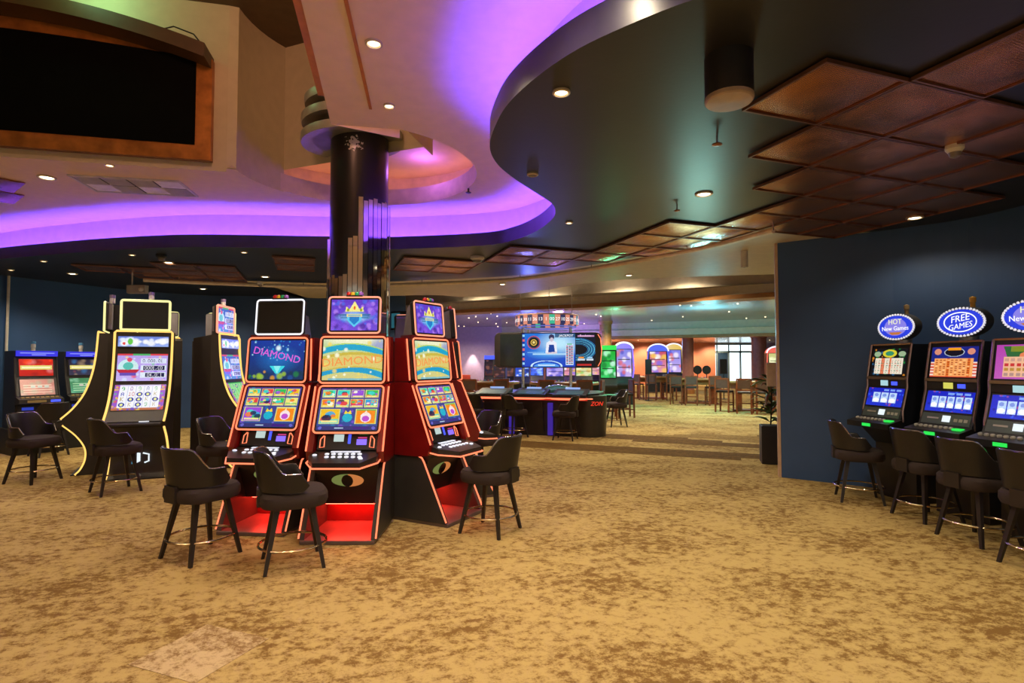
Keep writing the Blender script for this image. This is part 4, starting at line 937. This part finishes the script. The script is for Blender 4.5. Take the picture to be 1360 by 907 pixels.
# --- fixtures on the ceilings and walls
t = thing('ceiling_speaker', 'black cylindrical ceiling speaker with pale round face hanging from the dark ceiling', 'speaker', (1.17, 2.95, 2.95))
MB().lathe([(.125, .01), (.125, .26)], 32).build('housing', BLACK, t, smooth=True)
MB().lathe([(.001, -.004), (.105, 0), (.118, .002), (.126, .012), (.126, .03)], 32).build('grille', mat('speaker_grille', (.42, .30, .20), .5, bump=.3, bs=300), t, smooth=True)
for (x, y), r, lb in [((1.49, 3.99), .035, 'sprinkler on a short stem in front of the cylindrical speaker'), ((1.72, 5.75), .03, 'sprinkler on a short stem beyond the bright downlight by the copper panels')]:
    t = thing('sprinkler', lb, 'sprinkler', (x, y, Z_LOW))
    MB().tube([(0, 0, 0), (0, 0, -.06)], .008, 8).build('stem', CHROME, t); MB().lathe([(r, -.06), (r, -.068), (.01, -.075)], 14).build('deflector', mat('copper_deflector', (.35, .15, .08), .35, .7), t)
for x, y, lb in [(-6.3, 6.75, 'small sprinkler in the upper ceiling by the dark corner panels'), (-.55, 6.95, 'small sprinkler in the purple-lit upper ceiling right of the column')]:
    t = thing('sprinkler', lb, 'sprinkler', (x, y, Z_UP)); MB().tube([(0, 0, 0), (0, 0, -.05)], .012, 8).build('stem', BLACK, t); MB().lathe([(.035, -.05), (.035, -.058), (.01, -.06)], 12).build('deflector', BLACK, t)
def dome(x, y, z, r, m, lb, cat='detector'):
    t = thing('ceiling_dome', lb, cat, (x, y, z)); MB().lathe([(r, 0), (r, -.03), (r * .7, -.055)], 20).build('base', m, t, smooth=True); MB().lathe([(r * .7, -.055), (r * .55, -.085), (.001, -.10)], 20).build('dome', mat('dome_grey', (.2, .17, .15), .3), t, smooth=True)
dome(3.32, 4.12, Z_LOW - .02, .06, PAINT_W, 'round smoke detector between the copper panels')
dome(-.54, 8.61, Z_LOW, .11, PAINT_W, 'flat white ceiling ring unit with dark centre behind the purple curve')
dome(-5.35, 8.45, Z_LOW, .075, BLACK, 'black dome sensor under the dark fascia over the yellow-edged pod')
dome(-4.95, 10.9, Z_LOW - .06, .06, PAINT_W, 'white detector hanging by the left part of the pale pipe')
t = thing('cylinder_lamp', 'small white cylinder lamp hanging from the cream soffit beside the navy wall', 'lamp', (3.42, 8.15, Z_LOW))
MB().lathe([(.05, 0), (.05, -.24), (.04, -.25)], 18).build('housing', PAINT_W, t, smooth=True); MB().lathe([(.036, -.248), (.001, -.252)], 14).build('lens', GREYP, t)
t = thing('wall_box', 'grey emergency light box hanging under the ceiling above the yellow-edged machine', 'light box', (-6.75, 10.0, 0))
MB().box(-.17, .17, -.05, .05, 2.80, 2.95).build('housing', mat('box_grey', (.35, .32, .30), .5), t, bevel=.01); MB().tube([(-.1, 0, 2.95), (-.1, 0, 3.2)], .012, 8).build('rod', PAINT_W, t); MB().lathe([(.045, -.03), (.045, 0), (.02, .02)], 14).build('spot_head', PAINT_W, t, (.1, -.06, 2.87), (R(90), 0, 0))
# air grille in the upper ceiling
t = thing('air_grille', 'rectangular white air grille of louvred squares in the upper ceiling', 'vent', (-4.66, 6.84, Z_UP), R(11))
fr = MB()
for a, b, c, d in ((-.60, .60, -.32, -.295), (-.60, .60, .295, .32), (-.60, -.575, -.3, .3), (.575, .60, -.3, .3)): fr.box(a, b, c, d, -.02, 0)
fr.build('frame', PAINT_W, t)
sq = MB().box(-.135, .135, -.14, .14, -.008, 0).mesh('grille_square', mat('grille_backing', (.03, .025, .03), .6))
sl = MB().box(-.13, .13, -.006, .006, -.018, -.008).mesh('louvre', PAINT_W)
wh = MB().box(-.135, .135, -.14, .14, -.012, 0).mesh('grille_square', mat('grille_white', (.82, .80, .78), .5))
for i in range(4):
    for j in range(2):
        lv = (i + j) % 2 == 0
        s = put('grille_square', sq if lv or i in (1,) else wh, t, (-.43 + i * .287, -.147 + j * .294, 0))
        if lv or i == 1:
            for k in range(8): put('louvre', sl, s, (0, -.12 + k * .034, 0))
# big dark screen in its copper frame
t = thing('wall_screen', 'large black video screen in a copper frame under a brown arched band', 'screen', (-3.22, 6.2, 0), math.atan2(.218, .976) )
def zarch(s): return 5.19 - .062 * (s + 2.35) ** 2 * 1.15
xs = [-4.5 + 4.35 * k / 24 for k in range(25)]
MB().prism_xz([(-4.35, 3.95), (-.30, 3.95), (-.30, 4.92)] + [(-.30 - 4.05 * k / 16, 4.92 + .10 * math.sin(PI * k / 16)) for k in range(1, 16)] + [(-4.35, 4.92)], -.10, -.02).build('screen_panel', mat('matte_black_screen', (.003, .003, .003), .9, spec=.05), t)
fb = MB().box(-4.5, -.14, -.09, -.005, 3.79, 3.95).box(-.30, -.14, -.09, -.005, 3.95, 4.93).box(-4.5, -4.35, -.09, -.005, 3.95, 4.93)
fb.build('copper_frame', COPPERW, t)
MB().prism_xz([(x, 4.90) for x in xs[::-1]] + [(x, zarch(x)) for x in xs], -.06, -.005).build('arch_panel', COPPERW, t)
MB().prism_xz([(x, zarch(x) - .02) for x in xs[::-1]] + [(x, zarch(x) + .13) for x in xs], -.34, -.005).build('arch_band', mat('brown_arch_band', (.07, .035, .015), .5), t)
MB().tube([(-.62, -.2, 5.14), (-.5, -.2, 5.19), (-.3, -.2, 5.13), (-.22, -.2, 5.03)], .008, 5).build('cable', BLACK, t)

# --- electronic roulette table with screen and number ring
ROT = R(-17)
RX, RY = .62, 12.75
t = thing('electronic_roulette_table', 'black electronic roulette table with red light edge and glass wheel cover', 'gaming table', (RX, RY, 0), ROT)
hex_ = lambda a, b: [(-a, -b * .5), (-a * .86, -b), (a * .86, -b), (a, -b * .5), (a, b * .5), (a * .86, b), (-a * .86, b), (-a, b * .5)]
MB().prism_xy(hex_(1.30, .70), 0, .82).build('body', SATIN, t)
MB().prism_xy(hex_(1.42, .80), .82, .90).build('table_top', BLACK, t)
MB().prism_xy(hex_(1.43, .81), .76, .82).build('red_band', glow('red_band', (.55, .03, .015), .6, (.4, .02, .01)), t)  # band glows in place of the red LED light falling on it
MB().tube([(x, y, .80) for x, y in hex_(1.45, .83)], .012, 6, True).build('led_edge', LED_RED, t)
for k in range(3):
    x = -.86 + .86 * k
    st = MB().prism_yz([(-.92, .82), (-.92, .88), (-.42, .99), (-.42, .86)], x - .36, x + .36).build('player_station', BLACK, t)
    MB().hexa([(x - .28, -.88, .892), (x + .28, -.88, .892), (x + .28, -.60, .954), (x - .28, -.60, .954), (x - .28, -.88, .896), (x + .28, -.88, .896), (x + .28, -.60, .958), (x - .28, -.60, .958)]).build('station_screen', glow('station_teal', (.03, .09, .10), .8), st)
    MB().box(x - .16, x + .16, -.46, -.42, .98, 1.02).build('station_light', glow('station_pale_blue', (.35, .5, .95), .9), st)
    MB().prism_xz([(x - .30, .08), (x + .30, .08), (x + .26, .72), (x - .26, .72)], -.76, -.70).build('station_front', BLACK, st)
    MB().tube([(x - .36, -.95, .80), (x - .2, -.965, .79), (x + .2, -.965, .79), (x + .36, -.95, .80)], .012, 6).build('led_trim', LED_RED, st)
for x in (-.43, .43):
    MB().prism_xz([(x - .05, .02), (x + .05, .02), (x + .05, .70), (x - .05, .70)], -.78, -.70).build('light_pillar', glow('pillar_blue', (.05, .02, .40), .7), t)
MB().lathe([(.34, .9), (.34, .95), (.26, 1.02), (.10, 1.06), (.001, 1.065)], 28).build('wheel_cover', mat('wheel_cover_glass', (.05, .16, .17), .08, coat=1), t, (.45, -.05, 0), smooth=True)
e = MB().lathe([(.36, 0), (.38, .3), (.38, .86)], 28, sx=.95).build('end_drum', mat('drum_brown_black', (.035, .030, .024), .4), t, (1.22, -.42, 0), smooth=True)
letters('ZON', .12, glow('letters_red', (1, .05, .02), 1.0), e, (.20, -.345, .70), (R(90), 0, R(30)), shear=.3, depth=.004)
MB().tube([(1.22 - 1.22 + .36 * math.cos(R(a)), -.385 * math.sin(R(a)) * -1, .80) for a in range(200, 300, 10)], .013, 6).build('led_trim', LED_RED, e)

t = thing('roulette_display', 'wide curved display board with blue roulette picture standing over the roulette table', 'screen', (.95, 12.62, 0), R(-3))
for x in (-.70, .38): MB().tube([(x, .06, .90), (x, .06, 2.52)], .035, 10).build('pole', CHROME, t, smooth=True)
MB().prism_xz(rrect(2.42, .80, .12), 0, .10).build('housing', mat('display_housing', (.045, .035, .03), .4), t, (-.14, 0, 1.84), bevel=.01)
MB().prism_xz(rrect(.50, .72, .02), -.006, .0).build('side_display', mat('side_display_glass', (.02, .03, .03), .1), t, (-.97, 0, 1.84))
put('display', picture_mesh('roul', pic_roulette(), 1.20, .755), t, (-.12, -.008, 1.84))
put('display', picture_mesh('track', pic_track(), .44, .755), t, (.71, -.008, 1.84))
letters('JACKPOT', .075, LET_WHITE, t, (.27, -.012, 2.165), shear=.25); letters('Roulette', .075, glow('letters_pink', (.9, .6, .85), 1.0), t, (.71, -.012, 2.165))
for x0, m in ((1.05, LED_RED), ): MB().tube([(x0 - .06, -.005, 2.20), (x0 - .0, -.005, 2.10), (x0 + .025, -.005, 1.84), (x0, -.005, 1.58), (x0 - .06, -.005, 1.48)], .010, 6).build('led_trim', m, t)
nb = thing('number_ring', 'round hanging roulette sign ring with red and dark numbered squares', 'sign', (.80, 12.70, 0))
ring_n = ['20', '1', '33', '16', '24', '5', '10', '23', '8', '30', '11', '36', '13', '1', '00', '27', '10', '25', '29', '12', '8', '19', '31', '18', '6', '21', '33', '16', '4', '23', '35', '14', '2', '0', '28', '9']
NR = len(ring_n); RR = .72
SQ = {c: glow('number_' + c, v, .85) for c, v in {'red': (.85, .30, .20), 'dark': (.03, .035, .12), 'green': (.05, .55, .33)}.items()}
for k in range(NR):
    a0 = 2 * PI * k / NR; a1 = 2 * PI * (k + 1) / NR; am = (a0 + a1) / 2
    c = 'green' if ring_n[k] in ('0', '00') else ('red' if k % 2 else 'dark')
    sh = R(-15) - 2 * PI * 14.5 / NR - PI / 2 + R(20)
    pts = [(r * math.cos(a + sh), r * math.sin(a + sh)) for r, a in ((RR, a0), (RR, a1), (RR - .03, a1), (RR - .03, a0))]
    s = MB().prism_xy(pts, 2.40, 2.60).build('number_square', SQ[c], nb)
    th = am + sh
    if math.sin(th) < .25:
        letters(ring_n[k], .105, LET_WHITE, s, ((RR + .003) * math.cos(th), (RR + .003) * math.sin(th), 2.50), (R(90), 0, th + PI / 2), name='number')
MB().tube([(RR * .98 * math.cos(2 * PI * k / 48), RR * .98 * math.sin(2 * PI * k / 48), 2.615) for k in range(48)], .02, 6, True).build('ring_rail', mat('ring_rail_pink', (.7, .45, .4), .4), nb, smooth=True)
MB().tube([(RR * .9 * math.cos(2 * PI * k / 48), RR * .9 * math.sin(2 * PI * k / 48), 2.36) for k in range(48)], .015, 6, True).build('lower_rail', glow('lower_rail_blue', (.2, .25, .9), .6), nb, smooth=True)
for a in (30, 150, 270): MB().tube([(.7 * math.cos(R(a)), .7 * math.sin(R(a)), 2.6), (.7 * math.cos(R(a)), .7 * math.sin(R(a)), 3.7 if a == 30 or a == 150 else 3.2)], .008, 6).build('cable', CHROME, nb)

# --- gaming tables and wooden chairs of the far hall
def gaming_table(label, loc, rz):
    t = thing('gaming_table', label, 'gaming table', loc, rz)
    arc = lambda r, n=18: [(r * math.cos(PI + PI * k / n), .25 + .82 * r * math.sin(PI + PI * k / n)) for k in range(n + 1)]
    MB().prism_xy(arc(1.0) + [(1.0, .40), (-1.0, .40)], .90, .95).build('felt_top', FELT, t)
    MB().tube([(x, y, .935) for x, y in arc(1.02)], .05, 8).build('padded_rail', WOODT, t, smooth=True)
    MB().prism_xy(arc(.86) + [(.86, .36), (-.86, .36)], .72, .90).build('apron', WOODT, t)
    for sg in (-1, 1): MB().box(sg * .5 - .07, sg * .5 + .07, -.12, .30, .04, .72).build('leg', WOOD, t); 
    MB().box(-.7, .7, -.15, .33, 0, .05).build('foot', WOOD, t)
    tr = MB().box(-.35, .35, .20, .36, .95, .975).build('chip_tray', mat('tray_metal', (.35, .33, .3), .3, .8), t)
    for k in range(6): MB().lathe([(.02, 0), (.02, .045)], 10).build('chip_stack', mat('chip_%d' % (k % 3), [(.6, .08, .06), (.7, .68, .6), (.08, .2, .45)][k % 3], .5), tr, (-.28 + k * .11, .28, .975))
    MB().box(.55, .75, .12, .26, .95, 1.06).build('card_shoe', GREYP, t)
    return t
g0 = gaming_table('green-felt gaming table behind the roulette table, left of the display poles', (-.85, 17.6, 0), R(-8))
for lb, x, y, a in [('green-felt gaming table seen beneath the big roulette display', 1.55, 16.9, -12), ('green-felt gaming table farthest back, before the arch-topped machines', 6.05, 24.4, -10),
                    ('green-felt gaming table in the middle of the far row of wooden chairs', 7.15, 21.4, -12), ('green-felt gaming table nearest the navy wall in the far hall', 7.85, 18.0, -14)]:
    copy_tree(g0, (x, y, 0), R(a), lb)
def wood_chair(label, loc, rz):
    t = thing('wooden_chair', label, 'chair', loc, rz)
    MB().box(-.22, .22, -.22, .22, .62, .68).build('seat', LEATHER, t, bevel=.015)
    for sx in (-1, 1):
        MB().bar((sx * .205, -.20, 0), (sx * .205, -.20, .62), .02, .024).build('leg', WOOD, t)
        MB().bar((sx * .205, .24, 0), (sx * .205, .22, 1.07), .022, .022).build('leg', WOOD, t)
        MB().box(sx * .205 - .012, sx * .205 + .012, -.2, .22, .22, .25).build('stretcher', WOOD, t)
    MB().box(-.18, .18, .205, .235, .76, 1.03).build('back_panel', mat('chair_back_panel', (.09, .05, .035), .6), t); MB().box(-.2, .2, .2, .24, 1.03, 1.08).build('top_rail', WOOD, t); MB().box(-.2, .2, .2, .235, .70, .735).build('lower_rail', WOOD, t)
    MB().box(-.2, .2, -.215, -.19, .28, .31).build('footrest', WOOD, t)
    return t
w0 = wood_chair('dark wooden high chair standing right of the roulette table, second from the aisle', (2.72, 15.4, 0), R(70))
for lb, x, y, a in [
    ('dark wooden high chair right of the roulette table, nearest the aisle', 3.2, 16.0, 95),
    ('dark wooden high chair at the table left of the display poles, leftmost', -1.95, 16.9, -25), ('dark wooden high chair at the table left of the display poles, second from left', -1.2, 16.55, -12), ('dark wooden high chair at the table left of the display poles, third from left', -.35, 16.6, 8),
    ('dark wooden high chair just visible beneath the roulette display', 1.0, 15.9, -10), ('dark wooden high chair under the right half of the roulette display', 2.0, 15.75, 5),
    ('leftmost wooden high chair in the far row', 5.30, 23.7, -35), ('second wooden high chair from the left in the far row', 5.85, 23.45, -20), ('third wooden high chair from the left in the far row', 6.55, 23.25, 6),
    ('wooden high chair left of the middle far table', 6.20, 20.95, -28), ('wooden high chair in front of the middle far table', 6.62, 20.65, -16), ('wooden high chair right of the middle far table', 7.35, 20.45, 0),
    ('wooden high chair left of the far table nearest the navy wall', 6.75, 17.75, -40), ('wooden high chair second from left at the far table nearest the navy wall', 7.14, 17.2, -22), ('wooden high chair third from left at the far table nearest the navy wall', 7.62, 17.05, -10), ('rightmost wooden high chair, close to the planter', 8.15, 16.9, 5)]:
    copy_tree(w0, (x, y, 0), R(a + 180), lb)

# --- slot machines of the far hall
def far_slot(label, loc, rz, w, h, pic, key, arch, cm):
    t = thing('far_slot_machine', label, 'slot machine', loc, rz)
    prof = [(-.25, 0), (-.25, .55), (-.42, .72), (-.42, .80), (-.24, 1.0), (-.16, h), (.3, h), (.3, 0)]
    MB().prism_yz(prof, -w / 2, w / 2).build('cabinet', BLACK, t)
    tl = math.atan2(.08, h - 1.0)
    put('display', picture_mesh(key, pic, w * .86, (h - 1.0) * .92), t, (0, -.215, 1.0 + (h - 1.0) / 2), (-tl, 0, 0))
    MB().hexa([(-w / 2, -.25, .76), (w / 2, -.25, .76), (w / 2, -.5, .74), (-w / 2, -.5, .74), (-w / 2, -.25, .84), (w / 2, -.25, .84), (w / 2, -.5, .79), (-w / 2, -.5, .79)]).build('button_deck', SATIN, t)
    if arch:
        a = MB().prism_xz([(w * .55 * math.cos(PI * k / 14), h - .02 + .38 * w * math.sin(PI * k / 14)) for k in range(15)], -.20, .1).build('arch_topper', cm, t)
        MB().tube([(w * .55 * math.cos(PI * k / 14), -.21, h - .02 + .38 * w * math.sin(PI * k / 14)) for k in range(15)], .035, 6).build('arch_light', glow('arch_white', (.9, .9, 1), 1.2), a)
        for sg in (-1, 1): MB().tube([(sg * w * .5, -.25, 1.0), (sg * w * .57, -.23, 1.3), (sg * w * .5, -.19, h)], .03, 6).build('side_light', cm, t)
    else:
        MB().box(-w / 2, w / 2, -.2, .1, h, h + .16).build('top_sign', cm, t)
    return t
G_ = [(.1, .7, .2), (.2, .8, .4), (.6, 1, .7), (.05, .5, .2), (.8, 1, .9)]; V_ = [(.5, .5, .9), (.8, .7, .95), (1, .95, 1), (.9, .4, .4), (.3, .3, .8)]
Rd = [(.8, .3, .4), (.9, .6, .7), (1, 1, 1), (.5, .4, .9), (1, .8, .3)]; Bl = [(.1, .2, .7), (.2, .4, .9), (.6, .8, 1), (.05, .1, .3), (1, 1, 1)]; Ye = [(.8, .8, .5), (.9, .9, .7), (1, 1, .8), (.6, .8, .4), (.9, .7, .3)]; Dk = [(.08, .06, .08), (.3, .15, .12), (.5, .3, .25), (.1, .1, .2)]
for lb, px, Y, w, h, pal, arch, c in [
    ('bright green lit slot machine just right of the roulette display', 807, 19.5, .58, 2.0, G_, False, GREENL), ('purple and white rounded slot machine beside the green one', 828, 21, .62, 2.1, V_, True, VIOL),
    ('arch-topped slot machine with blue crown before the terracotta wall', 873, 30, 1.0, 2.2, Rd, True, glow('crown_blue', (.1, .15, .9), 1.0)), ('arch-topped slot machine with yellow crown before the terracotta wall', 894, 30.5, .85, 2.3, V_, True, glow('crown_yellow', (.8, .55, .1), 1.0)),
    ('pale yellow slot machine beside the pink far column', 911, 31.5, .6, 2.1, Ye, False, glow('sign_cream', (.8, .8, .5), .9)), ('slot machine with red light top beside the navy wall edge', 1029, 27, .8, 2.05, Ye, True, glow('crown_red', (.9, .15, .1), 1.0)),
    ('dark slant slot machine with blue sign, leftmost before the lavender wall', 652, 23.5, .5, 1.7, Dk, False, BLUEL), ('dark slant slot machine second before the lavender wall', 664, 20.5, .46, 1.5, Dk, False, SATIN), ('dark slant slot machine third before the lavender wall', 676, 22.5, .46, 1.5, Dk, False, SATIN),
    ('blue-sided slot machine under the left part of the roulette display', 694, 22, .6, 1.5, Bl, False, BLUEL), ('blue slot machine behind the left display pole', 712, 24, .7, 1.6, Bl, False, BLUEL), ('white and blue slot machine behind the middle of the roulette display', 737, 22.5, .75, 1.6, V_, False, WHITEL),
    ('purple slot machine behind the right display pole', 756, 24, .7, 1.6, Rd, False, VIOL), ('pale slot machine under the right part of the roulette display', 775, 23, .7, 1.6, Ye, False, WHITEL), ('red and blue slot machine at the right end below the roulette display', 790, 25, .7, 1.6, Rd, False, VIOL)]:
    far_slot(lb, ((px - 680) / CAM_F * Y, Y, 0), R(-6), w, h, pic_far(pal, px), 'far%d' % px, arch, c)

# --- columns, doors and small things at the far end
PINKC = mat('pink_brown_column', (.36, .15, .12), .45)
for x, y, r, h, m, lb in [(8.9, 28.2, .28, 3.0, PINKC, 'pink-brown round column before the terracotta wall'), (13.3, 30, .38, 3.0, PINKC, 'thick pink-brown column right of the bright glass doors'),
                          (.55, 22.5, .18, 3.3, WOODT, 'orange-brown column behind the hanging number ring'), (3.95, 23.5, .25, 3.3, TRIMW, 'orange-brown column behind the right end of the roulette display')]:
    t = thing('hall_column', lb, 'column', (x, y, 0)); MB().lathe([(r, 0), (r, h)], 24).build('shaft', m, t, smooth=True); MB().lathe([(r + .04, 0), (r + .04, .2)], 24).build('base', TRIMW, t, smooth=True); MB().lathe([(r + .03, h - .12), (r + .06, h)], 24).build('collar', m, t, smooth=True)
DAY = glow('daylight_pane', (.72, .93, 1.0), 2.4, (.3, .35, .4)); FRM = mat('door_frame_teal_grey', (.16, .22, .24), .45)
d = structure(MB().box(14.0, 18.2, 40.2, 40.35, 2.28, 2.42).box(14.0, 18.2, 40.2, 40.35, 2.84, 3.0).build('door_1', FRM))
for k, x in enumerate((14.0, 14.75, 15.6, 16.45, 17.3, 18.12)): MB().box(x, x + .09, 40.2, 40.35, 0, 2.9).build('mullion', FRM, d)
for k, (a, b) in enumerate(((14.09, 14.75), (14.84, 15.6), (15.69, 16.45), (16.54, 17.3), (17.39, 18.12))):
    MB().box(a, b, 40.26, 40.29, 2.42, 2.84).build('transom_pane', DAY, d); MB().box(a + .04, b - .04, 40.26, 40.29, .1, 2.28).build('pane', DAY if k != 1 else mat('blue_board', (.02, .05, .10), .4), d)
for x, y, z, w, h, lb in [(5.60, 22.9, .98, .26, .62, 'upright black board standing on the farthest table before the blue-crowned machine'), (9.1, 24.0, .98, .30, .64, 'upright dark blue board before the bright glass doors')]:
    t = thing('standing_board', lb, 'board', (x, y, 0)); MB().box(-w / 2, w / 2, -.02, .02, z + .1, z + .1 + h).build('panel', GLASS_OFF, t); MB().tube([(0, 0, .02), (0, 0, z + .1)], .02, 8).build('post', BLACK, t); MB().lathe([(.16, 0), (.16, .02)], 16).build('foot', BLACK, t)
for x, y, lb in [(7.55, 22.7, 'black round disc on a thin stand behind the middle far table, the left one'), (7.85, 22.5, 'black round disc on a thin stand behind the middle far table, the right one')]:
    t = thing('disc_stand', lb, 'stand', (x, y, 0)); MB().lathe([(.16, -.05), (.18, 0), (.16, .05)], 20).build('disc', BLACK, t, (0, 0, 1.27), (R(90), 0, 0), smooth=True); MB().tube([(0, 0, .02), (0, 0, 1.1)], .02, 8).build('post', BLACK, t); MB().lathe([(.16, 0), (.16, .02)], 16).build('foot', BLACK, t)
t = thing('red_sofa', 'low red seat against the lavender wall seen past the red machines', 'sofa', (-2.55, 25.9, 0)); RS = mat('red_seat', (.45, .05, .02), .6)
MB().box(-.6, .6, -.35, .35, .12, .5).build('seat', RS, t, bevel=.03); MB().box(-.6, .6, .2, .38, .5, 1.0).build('backrest', RS, t, bevel=.03)
for sx in (-.5, .5):
    for sy in (-.28, .28): MB().box(sx - .03, sx + .03, sy - .03, sy + .03, 0, .12).build('leg', LEGWOOD, t)
# --- planter with a leafy plant at the end of the navy wall
t = thing('planter', 'tall dark planter box at the end of the navy wall', 'planter', (4.05, 8.72, 0), R(-18))
MB().box(-.17, .17, -.17, .17, 0, .58).build('box', mat('planter_brown_black', (.02, .013, .012), .45), t, bevel=.006); MB().box(-.15, .15, -.15, .15, .56, .585).build('soil', mat('soil', (.04, .025, .015), .9), t)
pl = thing('potted_plant', 'green and dark red leafy plant growing from the dark planter', 'plant', (4.02, 8.70, .592))
MB().tube([(0, 0, 0), (.02, .0, .35), (.03, .02, .75)], .012, 6).build('stem', LEGWOOD, pl)
LG = mat('leaf_green', (.05, .10, .02), .5, var=.4); LD = mat('leaf_dark_red', (.10, .03, .02), .5, var=.3)
lv = MB().add([(0, 0, 0), (.025, .10, .02), (0, .11, .028), (-.025, .10, .02), (.02, .22, -.01), (0, .225, -.005), (-.02, .22, -.01), (0, .34, -.09)], [(0, 1, 2), (0, 2, 3), (1, 4, 5, 2), (2, 5, 6, 3), (4, 7, 5), (5, 7, 6)])
lm = [lv.mesh('leaf', LG, True), lv.mesh('leaf', LD, True)]
rd = random.Random(3)
for k in range(60):
    h = rd.uniform(.02, .75); put('leaf', lm[rd.random() < .3], pl, (.03 * h, .02 * h, h), (rd.uniform(-.2, .7), rd.uniform(-.3, .3), k * 2.4)).scale = (1.5, 1.1, 1.1)
t = thing('pale_notice', 'pale blank notice plate on the wall end above the planter', 'sign', (3.74, 7.95, 0), R(-22)); MB().box(-.10, .10, -.03, 0, 1.22, 1.55).build('plate', mat('notice_pale', (.5, .36, .28), .5), t, bevel=.01); MB().box(-.105, .105, -.02, .005, 1.215, 1.555).build('backing', PAINT_W, t)

t = thing('wall_monitor', 'small dark monitor with teal picture high on the far wall right of the mirrored column', 'screen', (-2.98, 15.1, 0), R(-25))
MB().box(-.36, .36, -.08, .0, 2.45, 2.95).build('housing', BLACK, t); MB().box(-.30, -.02, -.086, -.08, 2.5, 2.9).build('display', glow('teal_picture', (.02, .12, .16), .8), t); MB().box(-.05, .05, .0, .3, 2.6, 2.7).build('bracket', BLACK, t)
